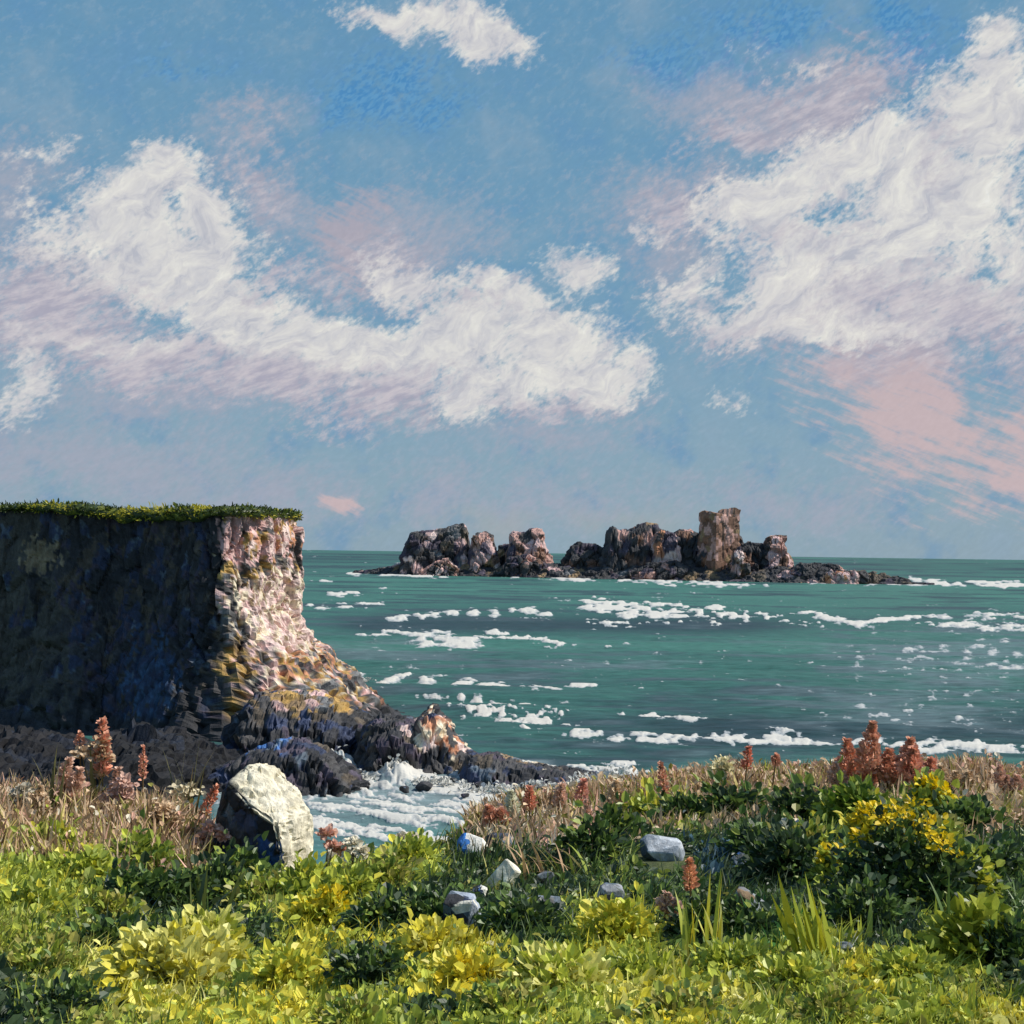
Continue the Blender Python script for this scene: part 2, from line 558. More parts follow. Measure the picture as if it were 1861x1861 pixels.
    for x, y, w, h in ((1060, 1343, 32, 7), (1115, 1348, 18, 7), (1165, 1340, 30, 9), (1180, 1350, 40, 5), (1230, 1345, 34, 13), (1265, 1342, 18, 9), (1330, 1343, 34, 14), (1310, 1349, 40, 5), (1410, 1340, 30, 15), (1440, 1350, 55, 8), (1490, 1352, 40, 5), (1360, 1350, 40, 5),
                       (1570, 1352, 40, 8), (1660, 1356, 70, 8), (1740, 1358, 80, 8), (1820, 1362, 50, 8), (1700, 1366, 40, 7), (1060, 1338, 20, 4)):
        dab(x, y, w, h, 2, 1.1, 1.0)
    # speckled glitter band on the right, painted as foam flecks
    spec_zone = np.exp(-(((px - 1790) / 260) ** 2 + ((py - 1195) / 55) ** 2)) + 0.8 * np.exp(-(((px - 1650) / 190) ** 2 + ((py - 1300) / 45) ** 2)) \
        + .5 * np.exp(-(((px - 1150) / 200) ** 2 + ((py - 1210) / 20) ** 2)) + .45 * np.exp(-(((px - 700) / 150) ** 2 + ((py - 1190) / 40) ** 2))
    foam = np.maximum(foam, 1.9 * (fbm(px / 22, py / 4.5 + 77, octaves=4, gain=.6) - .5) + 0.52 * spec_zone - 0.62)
    # general small flecks
    fl = fbm(px / 30 + 91, py / 5.5 + 7, octaves=4, gain=.65)
    foam = np.maximum(foam, 3.0 * (fl - 0.765))
    # surf inside the cove
    sx = (px - 430) / 1.0
    cove = np.minimum(np.minimum((py - 1372 - 0.02 * (px - 560)) / 30, (1545 - 0.05 * (px - 560) - py) / 90), np.minimum((px - 380) / 60, (1010 - px) / 120))
    strand = fbm((px + 0.6 * py) / 95, (py - 0.20 * px) / 7.5, octaves=4, gain=.62)
    edge = smooth(1390, 1545, py)
    cv = 1.6 * wob2 + 1.2 * wob + np.minimum(cove, 0.5) * .8 + 3.6 * (strand - 0.56 - 0.12 * edge) + 0.2
    foam = np.maximum(foam, np.where(cove > 0, cv, -1))
    for x, y, w, h, a in ((610, 1400, 40, 18, 40), (650, 1425, 60, 16, 25), (735, 1412, 38, 18, 30), (790, 1430, 80, 14, 14), (900, 1440, 60, 10, 8), (960, 1450, 50, 8, 5), (720, 1395, 24, 14, 0),
                          (1095, 1408, 60, 12, 5), (1140, 1416, 55, 14, 8), (1060, 1418, 36, 7, 15), (1130, 1398, 30, 8, 0), (1000, 1425, 40, 4, 5)):
        dab(x, y, w, h, a, 1.05, 1.3)
    # --- water body colour: gust bands
    band = fbm(Ug * 5.0 + 3, lg * 11.0, octaves=5, gain=.6)
    band2 = fbm(Ug * 16.0 + 13, lg * 34.0, octaves=4, gain=.6)
    teal, turq, slate, navy, pale = (np.array(lin(*c)) for c in ((56, 98, 90), (70, 120, 106), (50, 74, 78), (38, 52, 62), (108, 128, 130)))
    col = np.broadcast_to(teal, Xg.shape + (3,)).copy()

    def blend(c, w):
        nonlocal col
        col = col * (1 - w[..., None]) + c * w[..., None]
    far = np.exp(-((B - 62) / 32) ** 2)
    blend(turq, np.clip(0.75 * far + 1.4 * (band - .5) + .3 * smooth(15, 3, B), 0, 1) * 0.85)
    blend(slate, smooth(0.50, 0.64, band2) * 0.65)
    blend(slate, np.clip(smooth(140, 330, B) * 0.45 + 1.5 * (band2 - .5), 0, .85))
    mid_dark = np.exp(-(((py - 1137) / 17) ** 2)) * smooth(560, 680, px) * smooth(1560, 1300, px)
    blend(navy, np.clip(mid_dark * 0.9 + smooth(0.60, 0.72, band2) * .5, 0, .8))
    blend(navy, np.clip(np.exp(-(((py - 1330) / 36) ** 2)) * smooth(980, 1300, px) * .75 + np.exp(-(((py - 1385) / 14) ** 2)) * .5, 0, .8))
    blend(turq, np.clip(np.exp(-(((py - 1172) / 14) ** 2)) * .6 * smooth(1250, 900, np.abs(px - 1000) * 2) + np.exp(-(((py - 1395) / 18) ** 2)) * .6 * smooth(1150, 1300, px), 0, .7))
    blend(pale, np.clip(0.85 * spec_zone * (.5 + fbm(px / 30, py / 5, octaves=3)) + 2.0 * (band2 - .58), 0, .6) * smooth(60, 160, B) * .9)  # sheen of the glitter painted pale into the water colour
    blend(np.array(lin(84, 128, 126)), smooth(1400, 1540, py) * smooth(1000, 860, px) * .6)
    blend(navy, np.exp(-((B - 14) / 6) ** 2) * smooth(.45, .6, band) * .7)
    blend(np.array(lin(132, 146, 148)), np.clip(cove * 3, 0, 1) * smooth(1545, 1440, py) * .75)
    # --- relief
    near = smooth(420, 90, Yg)
    z = near * (1.3 * (fbm(Xg / 26, Yg / 6 + .03 * Xg, octaves=3) - .5) + 0.25 * (fbm(Xg / 2.4, Yg / 1.3, octaves=2) - .5))
    z = z + np.clip(foam, 0, .5) * (0.25 + 0.5 * smooth(60, 400, Yg))
    cove_hump = np.exp(-(((px - 612) / 34) ** 2 + ((py - 1402) / 16) ** 2)) + np.exp(-(((px - 722) / 32) ** 2 + ((py - 1410) / 16) ** 2))
    z = z + 0.9 * cove_hump * (.25 + 1.5 * fbm(px / 9, py / 4, octaves=3))
    V = np.stack([Xg, Yg, z], -1)
    nv = V.shape[1]
    m, g, out = material('sea_water')
    t = tint_of(g)
    fo = g.n('ShaderNodeAttribute', attribute_name='foam').outputs['Fac']
    co = g.n('ShaderNodeTexCoord').outputs['Object']
    n = g.noise(g.mapping(co, scale=(1.0, 2.0, 1)), 1.6, 5, 0.7)
    fo = g.math('ADD', fo, g.math('MULTIPLY', g.math('SUBTRACT', n, .5), 0.95))
    ff = g.range(fo, 0.0, 0.13)
    chop = g.noise(g.mapping(co, scale=(0.35, 1.2, 1)), 1.0, 7, 0.65)
    wc = g.vmath('SCALE', t, scale=g.range(chop, 0.3, 0.7, 0.62, 1.38, smooth=False))
    c = g.mix(ff, wc, g.mix(g.range(fo, 0.05, 0.5), lin(160, 166, 168), lin(206, 202, 192)))
    bp = g.n('ShaderNodeBump')
    bp.inputs['Strength'].default_value = 0.5
    bp.inputs['Distance'].default_value = 0.25
    g.link(g.math('ADD', chop, g.math('MULTIPLY', n, .4)), bp.inputs['Height'])
    b = principled(g)
    b.inputs['Specular IOR Level'].default_value = 0.10
    g.link(g.math('ADD', g.math('MULTIPLY', ff, .3), .55), b.inputs['Roughness'])
    g.link(c, b.inputs['Base Color'])
    g.link(bp.outputs[0], b.inputs['Normal'])
    g.link(b.outputs[0], out.inputs[0])
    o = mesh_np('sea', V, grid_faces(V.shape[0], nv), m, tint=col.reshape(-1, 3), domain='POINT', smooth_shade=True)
    at = o.data.attributes.new('foam', 'FLOAT', 'POINT')
    at.data.foreach_set('value', foam.astype(np.float32).ravel())
    tag(o, 'green choppy sea with white breakers reaching to the horizon', 'sea', kind='structure')


build_sea()

# ------------------------------------------------------------------ rocks
PINK, PINK2, OCHRE, CREAM, ORANGE, TAN, GREY, DARK, BROWN, NAVY, BLUE, SLATE, PLUM, WHITE, BLACK = (np.array(lin(*c)) for c in (
    (206, 172, 166), (222, 196, 186), (172, 138, 78), (222, 206, 178), (196, 138, 104), (140, 116, 86), (112, 112, 112),
    (72, 70, 70), (92, 82, 70), (58, 67, 92), (66, 110, 168), (98, 110, 122), (78, 70, 82), (226, 220, 204), (52, 52, 55)))


def pick(r, table):
    """r in 0..1 -> colour from [(weight, colour)...]"""
    w = np.cumsum([t[0] for t in table]); w = w / w[-1]
    idx = np.searchsorted(w, np.clip(r, 0, .9999))
    return np.stack([t[1] for t in table])[idx]


def face_centres(V, Fc):
    return V.reshape(-1, 3)[Fc].mean(1)


def blockify(V, N, size, amp, stretch=(1, 1, 1), seed=0.0):
    """push points along N so the surface breaks into blocks"""
    p = V / size / np.array(stretch) + seed
    wx = fbm(p[..., 0] * .8, p[..., 1] * .8, p[..., 2] * .8, 2) - .5
    f1, f2, cid, ox, oz = cells(p[..., 0] + wx * .8, p[..., 1], p[..., 2] + wx * .5, delta=True)
    a = (rnd(cid, 1) - .5) * 1.3
    crack = -0.9 * smooth(0.16, 0.0, f2 - f1)
    tilt = ox * (rnd(cid, 2) - .5) * 1.6 + oz * ((rnd(cid, 3) - .5) * 1.4 - .35)
    return V + N * (amp * (a + crack + tilt))[..., None]


def crag(name, poly, d, depth, table, parent, size=1.2, amp=.35, n=(90, 50), lean=0.0, base=-1.5, power=3.0, mat=None, seed=0.0, patch=None, ridge=0.0, skew=0.0):
    """a rock mass whose skyline is poly (picture points) at distance d, depth metres thick"""
    pts = [P(x, y, d) for x, y in poly]
    xs = np.array([p.x for p in pts]); zs = np.array([p.z for p in pts])
    nx, ny = n
    X = np.linspace(xs[0], xs[-1], nx)
    top = np.interp(X, xs, zs)
    vf = np.linspace(-1, 1, 1601)
    hf = (np.percentile(top, 70) - base) * (1 - np.abs(vf) ** power)
    arc = np.concatenate([[0], np.cumsum(np.hypot(np.diff(vf) * depth / 2, np.diff(hf)))])
    v = np.interp(np.linspace(0, arc[-1], ny), arc, vf)      # even steps over the rock
    span = xs[-1] - xs[0]
    XX = np.broadcast_to(X[:, None], (nx, ny)).copy()
    wob = fbm(XX / (size * 2.2) + seed, np.broadcast_to(v[None] * 1.5, (nx, ny)) + seed, octaves=3) - .5
    hh = np.clip(1 - np.abs(v[None, :] + wob * .5 * (1 - np.abs(v[None]))) ** power, 0, 1)
    # steps in the front
    st = fbm(XX / (size * 1.6) + 31 + seed, hh * 3.0 + seed, octaves=2)
    hh = np.clip(hh + .16 * (st - .5) * np.sin(hh * math.pi), 0, 1)
    ZZ = base + (top[:, None] - base) * hh
    endround = np.sqrt(np.clip(1 - (np.abs(np.linspace(-1, 1, nx)) ** 4), 0.05, 1))
    YY = d + v[None, :] * depth / 2 * endround[:, None] + lean * ZZ + skew * (XX - X.mean())
    V = np.stack([XX, YY, ZZ], -1)
    du = np.gradient(V, axis=0); dv = np.gradient(V, axis=1)
    N = np.cross(du, dv); N /= np.linalg.norm(N, axis=-1, keepdims=True) + 1e-9
    N[N[..., 2] < -.2] *= -1
    # keep the skyline near what was asked for: damp the push on top
    damp = np.where(N[..., 2] > .6, .45, 1.0)[..., None]
    V2 = blockify(V, N, size, amp, (1, 1, 1.4), seed)
    V2 = V + (V2 - V) * damp
    lay = V2[..., 2] / size * 2.4 + .5 * fbm(V2[..., 0] / size / 2, V2[..., 1] / size / 2, octaves=2)
    V2 = V2 + N * (amp * .8 * (vnoise(lay, lay * 0 + seed) - .5) * (damp[..., 0]))[..., None]
    V3 = blockify(V2, N, size * .38, amp * .24, (1.2, 1, .8), seed + 5)
    Fc = grid_faces(nx, ny)
    c = V3.reshape(-1, 3)
    q = c / size
    f1, f2, cid = cells(q[:, 0] * 1.0 + 3, q[:, 1] * 1.0, q[:, 2] * .9)
    col = pick(np.clip(rnd(cid, 4), 0, 1), table)
    if patch is not None:
        col = patch(c, cid, col)
    col = col * (0.8 + .4 * rnd(cid, 6))[:, None]
    o = mesh_np(name, V3, Fc, mat or ROCK, parent, tint=col, domain='POINT', loc=parent.location if parent else None)
    return o


# ---------------- the headland
def build_headland():
    root = empty('headland', (-22, 110, 0), 'dark grassy-topped headland dropping to the sea on the left, its end sunlit pink', 'cliff')
    path = np.array([(-130, 140), (-85, 127), (-55, 118), (-42, 114), (-38.5, 113.2), (-35, 111.6), (-33, 111.6), (-31, 111.9), (-28, 110.6), (-26, 109.6), (-24, 108.4), (-22.5, 107.8),
                     (-22.4, 107.4), (-21.3, 108.0), (-20.2, 109.2), (-19.6, 111), (-19.7, 114), (-18.5, 119), (-21, 130), (-26, 150), (-40, 190), (-70, 240)], float)
    seg = np.linalg.norm(np.diff(path, axis=0), axis=1)
    L = np.concatenate([[0], np.cumsum(seg)])
    # denser steps in the part that shows
    i0, i1 = 3, 18
    s = np.concatenate([np.linspace(0, L[i0], 36)[:-1], np.arange(L[i0], L[i1], 0.17), np.linspace(L[i1], L[-1], 40)])
    pxs = np.interp(s, L, path[:, 0]); pys = np.interp(s, L, path[:, 1])
    k = np.ones(9) / 9

    def sm(a):
        return np.convolve(np.pad(a, 4, mode='edge'), k, 'valid')
    pxs, pys = sm(pxs), sm(pys)
    tx, ty = np.gradient(pxs), np.gradient(pys)
    ln = np.hypot(tx, ty)
    nx, ny = ty / ln, -tx / ln         # outwards: towards the viewer, then to the right
    ztop = 14.0 + np.minimum(pys, 122) * 64 / F + .75 * (fbm(s / 9, s * 0, octaves=3) - .5) + .3 * smooth(-30, -36, pxs)
    t = np.concatenate([np.linspace(0, 1, 116)])
    Z = ztop[:, None] * (1 - t[None]) + (-2.5) * t[None]
    t = t
    # outward batter of the foot
    zz = np.array([-2.5, 0, 1.1, 3.7, 5.4, 6.7, 8.4, 10.6, 13, 15.2, 17.5])
    nose_o = np.array([11.0, 9.2, 7.8, 5.0, 2.9, 1.6, .5, .0, .0, .1, .1])
    face_o = np.array([6.5, 5.0, 4.2, 3.0, 2.2, 1.7, 1.2, .75, .35, .1, 0])
    wn = smooth(0.35, 0.9, nx)
    off = np.interp(Z, zz, nose_o) * wn[:, None] + np.interp(Z, zz, face_o) * (1 - wn[:, None])
    S = np.broadcast_to(s[:, None], Z.shape)
    # buttresses and gullies
    off = off + 1.9 * (fbm(S / 4.2, Z / 16, octaves=3) - .5) * smooth(16.8, 14, Z) + .45 * (fbm(S / 1.1, Z / 7, octaves=2) - .5)
    V = np.stack([pxs[:, None] + nx[:, None] * off, pys[:, None] + ny[:, None] * off, Z], -1)
    N = np.cross(np.gradient(V, axis=1), np.gradient(V, axis=0))
    N /= np.linalg.norm(N, axis=-1, keepdims=True) + 1e-9
    N[(N[..., 0] * nx[:, None] + N[..., 1] * ny[:, None]) < 0] *= -1
    calm = (.45 + .55 * smooth(-26, -22, V[..., 0]))[..., None]
    V = V + (blockify(V, N, 1.9, .55, (1, 1, 3.2)) - V) * calm
    lay = V[..., 2] * 1.1 + .9 * fbm(V[..., 0] / 3, V[..., 1] / 3, octaves=2)
    V = V + N * (.5 * (vnoise(lay, lay * 0) - .5) * (.4 + .6 * wn[:, None]))[..., None]
    V = V + (blockify(V, N, .7, .18, (1, 1, 1.5), 9) - V) * calm
    Fc = grid_faces(len(s), Z.shape[1])
    c = V.reshape(-1, 3)
    q = c / np.array([1.0, 1.0, 1.35])
    w = fbm(c[:, 0], c[:, 1], c[:, 2], 3) - .5
    f1, f2, cid = cells(q[:, 0] + w, q[:, 1], q[:, 2] + w)
    f1b, f2b, cid2 = cells(c[:, 0] * 2.6, c[:, 1] * 2.6, c[:, 2] * 1.6)
    r = np.clip(.8 * rnd(cid, 1) + .2 * rnd(cid2, 2), 0, 1)
    r = (np.argsort(np.argsort(r)) / len(r))
    px, py = topix(c)
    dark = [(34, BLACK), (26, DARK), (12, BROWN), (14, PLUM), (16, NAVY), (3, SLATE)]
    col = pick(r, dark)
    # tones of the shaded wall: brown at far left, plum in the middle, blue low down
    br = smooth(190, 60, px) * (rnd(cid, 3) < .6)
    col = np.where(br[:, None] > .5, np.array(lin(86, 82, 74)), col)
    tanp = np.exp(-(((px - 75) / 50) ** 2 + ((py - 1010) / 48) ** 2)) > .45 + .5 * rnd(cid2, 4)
    col = np.where(tanp[:, None], np.array(lin(150, 132, 104)), col)  # sunlit buttress, its light painted on as a tan patch
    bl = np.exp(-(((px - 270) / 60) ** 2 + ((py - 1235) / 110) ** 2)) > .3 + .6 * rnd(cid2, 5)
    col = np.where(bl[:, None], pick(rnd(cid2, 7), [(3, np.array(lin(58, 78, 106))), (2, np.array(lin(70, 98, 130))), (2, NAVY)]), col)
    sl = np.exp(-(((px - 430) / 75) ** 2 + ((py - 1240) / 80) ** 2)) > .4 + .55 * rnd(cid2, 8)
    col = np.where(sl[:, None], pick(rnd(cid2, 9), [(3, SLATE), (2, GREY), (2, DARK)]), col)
    # the sunlit end: paler rock, with its light painted in
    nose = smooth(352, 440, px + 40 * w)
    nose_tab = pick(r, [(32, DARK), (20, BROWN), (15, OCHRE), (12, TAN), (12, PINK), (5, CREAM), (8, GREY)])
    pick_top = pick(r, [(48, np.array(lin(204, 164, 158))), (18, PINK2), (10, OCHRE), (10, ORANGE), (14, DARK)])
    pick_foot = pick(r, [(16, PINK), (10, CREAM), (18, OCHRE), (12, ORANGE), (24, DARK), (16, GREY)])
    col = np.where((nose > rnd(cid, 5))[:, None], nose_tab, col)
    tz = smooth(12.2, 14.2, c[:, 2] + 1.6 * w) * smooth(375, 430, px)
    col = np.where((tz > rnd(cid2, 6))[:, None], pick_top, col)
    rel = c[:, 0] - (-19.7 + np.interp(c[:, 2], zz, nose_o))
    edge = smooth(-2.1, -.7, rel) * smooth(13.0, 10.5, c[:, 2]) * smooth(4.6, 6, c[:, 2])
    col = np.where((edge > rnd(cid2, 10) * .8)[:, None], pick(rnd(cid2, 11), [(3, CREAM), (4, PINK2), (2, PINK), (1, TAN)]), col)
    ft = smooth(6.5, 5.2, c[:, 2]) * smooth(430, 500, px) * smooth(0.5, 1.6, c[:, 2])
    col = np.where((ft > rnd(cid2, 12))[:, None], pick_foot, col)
    col = np.where((nose <= rnd(cid, 5))[:, None], col * .72, col)  # wall off the sunlit end painted darker, for its shade
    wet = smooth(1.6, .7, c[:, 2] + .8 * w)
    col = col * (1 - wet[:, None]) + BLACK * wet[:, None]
    col = col * (.8 + .4 * rnd(cid2, 13))[:, None]
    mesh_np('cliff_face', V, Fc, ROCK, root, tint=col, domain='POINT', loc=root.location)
    # turf: a lip draped over the edge, and the flat top behind it
    lip = np.array([(.10, -1.15), (.34, -1.0), (.42, -.6), (.36, -.25), (.1, .06), (-.5, .22), (-1.8, .3), (-5, .45), (-12, .7), (-30, 1.0), (-60, .6)])
    hang = .05 + 1.0 * fbm(s / 1.5, s * 0 + 4, octaves=4) * (.5 + .5 * smooth(-17.4, -24, pxs)) * (.55 + .45 * smooth(-38, -30, pxs))
    T = []
    for o_, z_ in lip:
        zr = z_ * hang if z_ < 0 else z_
        oo = np.full_like(s, o_)
        wobx = .35 * (fbm(s / .6, s * 0 + o_ * 3, octaves=2) - .5)
        T.append(np.stack([pxs + nx * (oo + wobx + .12), pys + ny * (oo + wobx + .12), ztop + zr + .3 * (fbm(s / 2.2 + 8, s * 0, octaves=3) - .5) + .12 * (fbm(s / .8, s * 0 + z_ * 7, octaves=3) - .5) + .02], -1))
    T = np.stack(T, 1)
    # inland columns must not cross: pull the inner rows onto one line behind the edge
    for j in range(7, len(lip)):
        f = (j - 6) / (len(lip) - 7)
        T[:, j, 0] = T[:, 6, 0] * (1 - f) + (-75 + 0.25 * T[:, 6, 0]) * f
        T[:, j, 1] = T[:, 6, 1] * (1 - f) + (175 + 0.12 * T[:, 6, 1]) * f
        T[:, j, 2] = ztop + .3 + .4 * f
    Ft = grid_faces(len(s), len(lip))
    ct = face_centres(T, Ft)
    gm = fbm(ct[:, 0] / 1.2, ct[:, 1] / 1.2, ct[:, 2] * 2, 4)
    gcol = np.where((gm > .55)[:, None], np.array(lin(120, 124, 46)), np.array(lin(66, 78, 36)))
    mesh_np('turf', T, Ft, LEAF, root, tint=gcol, loc=root.location, smooth_shade=True)
    # blades along the lip
    vis = (s > L[i0] - 4) & (s < L[i1])
    idx = np.where(vis)[0]
    nb = 5200
    ii = rng.choice(idx, nb)
    ri = rng.random(nb)
    o_ = np.where(ri < .6, rng.uniform(-.1, .45, nb), rng.uniform(-2.5, 0, nb))
    zr = np.where(ri < .6, -rng.random(nb) * hang[ii] * .9, .1)
    jit = rng.normal(0, .1, (nb, 3))
    pos = np.stack([pxs[ii] + nx[ii] * (o_ + .12), pys[ii] + ny[ii] * (o_ + .12), ztop[ii] + zr], -1) + jit
    dirv = np.stack([nx[ii] * .6, ny[ii] * .6, np.where(zr < 0, .35, 1.1)], -1) + rng.normal(0, .45, (nb, 3))
    yel = fbm(pos[:, 0] / 1.6, pos[:, 1] * 0 + 2, pos[:, 2] * 2, 3)
    cc = np.where((yel + rng.normal(0, .07, nb) > .56)[:, None], np.array(lin(196, 186, 66)), np.where((rng.random(nb) < .5)[:, None], np.array(lin(96, 112, 44)), np.array(lin(58, 70, 34))))
    v, f, cl = leaves(pos, dirv, rng.uniform(.15, .48, nb) * (.5 + fbm(s[ii] / 1.8, s[ii] * 0 + 3, octaves=3)), rng.uniform(.07, .17, nb), cc)
    o = mesh_np('grass', v, f, LEAF, root, tint=cl, loc=root.location)
    o['kind'] = 'stuff'
    # the low rocks that run out from the foot of the end
    dk = [(40, BLACK), (24, DARK), (10, NAVY), (10, PLUM), (8, BROWN), (4, SLATE)]

    def warm(cx, cy, rx, ry, tab, k=.55):
        def fn(c, cid, col):
            px, py = topix(c)
            m = np.exp(-(((px - cx) / rx) ** 2 + ((py - cy) / ry) ** 2)) > k * rnd(cid, 8) + .22
            return np.where(m[:, None], pick(rnd(cid, 9), tab), col)
        return fn
    crag('rock_shelf', [(395, 1395), (430, 1300), (470, 1262), (520, 1258), (575, 1262), (620, 1275), (668, 1300), (700, 1345), (715, 1405)], 97, 13, dk, root, 1.1, .45, (110, 60), seed=3,
         patch=warm(560, 1268, 110, 34, [(3, OCHRE), (2, PINK), (2, GREY), (3, TAN)]))
    crag('rock_shelf', [(640, 1400), (655, 1330), (690, 1298), (730, 1302), (760, 1308), (779, 1284), (793, 1284), (812, 1315), (835, 1345), (862, 1368), (905, 1392), (930, 1420)], 92, 10, dk, root, .9, .36, (120, 56), seed=7,
         patch=warm(800, 1335, 62, 50, [(4, CREAM), (3, PINK2), (2, ORANGE), (3, DARK)]))
    crag('rock_shelf', [(830, 1430), (850, 1372), (905, 1368), (950, 1384), (1000, 1392), (1050, 1399), (1100, 1407), (1150, 1417), (1190, 1432)], 87.5, 7, dk, root, .8, .28, (120, 44), seed=12,
         patch=warm(935, 1385, 60, 16, [(2, CREAM), (3, DARK), (1, TAN)], .8))
    crag('rock_shelf', [(375, 1470), (400, 1395), (440, 1372), (500, 1345), (560, 1340), (600, 1362), (640, 1400), (665, 1425)], 84, 8, dk, root, .9, .4, (90, 44), seed=17,
         patch=warm(480, 1345, 46, 34, [(3, BLUE), (2, NAVY), (3, BLACK)], .6))
    crag('rock_shelf', [(-700, 1380), (-400, 1330), (-200, 1340), (0, 1335), (120, 1370), (220, 1330), (300, 1345), (370, 1372), (410, 1420), (440, 1480)], 84, 30, [(8, np.array(lin(20, 20, 24))), (3, np.array(lin(28, 27, 30))), (2, np.array(lin(26, 32, 44)))], root, 1.6, .9, (200, 90), seed=23)
    return root


def leaves(pos, axis, length, width, colour, fold=.22, up=None):
    """rounded leaves: a pair of quads folded along the midrib"""
    n = len(pos)
    a = axis / (np.linalg.norm(axis, axis=1, keepdims=True) + 1e-9)
    ref = rng.normal(0, 1, (n, 3)) * .45 + (np.array([.25, -.45, 1.0]) if up is None else up)
    side = np.cross(a, ref); side /= np.linalg.norm(side, axis=1, keepdims=True) + 1e-9
    nor = np.cross(side, a)
    Lh = length[:, None]; Wd = width[:, None]
    base = pos
    tip = pos + a * Lh - nor * Lh * .12
    mid1 = pos + a * Lh * .30
    mid2 = pos + a * Lh * .72
    l1 = mid1 + side * Wd * .5 + nor * Wd * fold
    l2 = mid2 + side * Wd * .42 + nor * Wd * fold * .5
    r1 = mid1 - side * Wd * .5 + nor * Wd * fold
    r2 = mid2 - side * Wd * .42 + nor * Wd * fold * .5
    V = np.stack([base, l1, l2, tip, r2, r1], 1).reshape(-1, 3)
    i = np.arange(n)[:, None] * 6
    Fc = np.stack([i + np.array([[0, 3, 2, 1]]), i + np.array([[0, 5, 4, 3]])], 1).reshape(-1, 4)
    cl = np.repeat(colour, 2, axis=0)
    return V, Fc, cl


def blades(pos, lean, height, width, colour, droop=.5, segs=3):
    """grass blades that bend over"""
    n = len(pos)
    ln = lean / (np.linalg.norm(lean[:, :2], axis=1, keepdims=True) + 1e-9)
    mag = np.linalg.norm(lean[:, :2], axis=1)[:, None]
    d2 = np.stack([ln[:, 0], ln[:, 1], np.zeros(n)], -1)
    ang = rng.uniform(0, math.pi * 2, n)
    side = np.stack([np.cos(ang), np.sin(ang), np.zeros(n)], -1)
    rows = []
    for k in range(segs + 1):
        t = k / segs
        h = height[:, None]
        p = pos + np.array([0, 0, 1.0]) * h * (t - droop * .35 * mag * t * t) + d2 * h * mag * (t ** 1.8)
        w = width[:, None] * (1 - t) ** .7 * .5 + width[:, None] * .04
        rows.append(p - side * w); rows.append(p + side * w)
    V = np.stack(rows, 1).reshape(-1, 3)
    m = 2 * (segs + 1)
    i = np.arange(n)[:, None] * m
    Fc = np.stack([i + np.array([[2 * k, 2 * k + 1, 2 * k + 3, 2 * k + 2]]) for k in range(segs)], 1).reshape(-1, 4)
    cl = np.repeat(colour, segs, axis=0)
    return V, Fc, cl


build_headland()

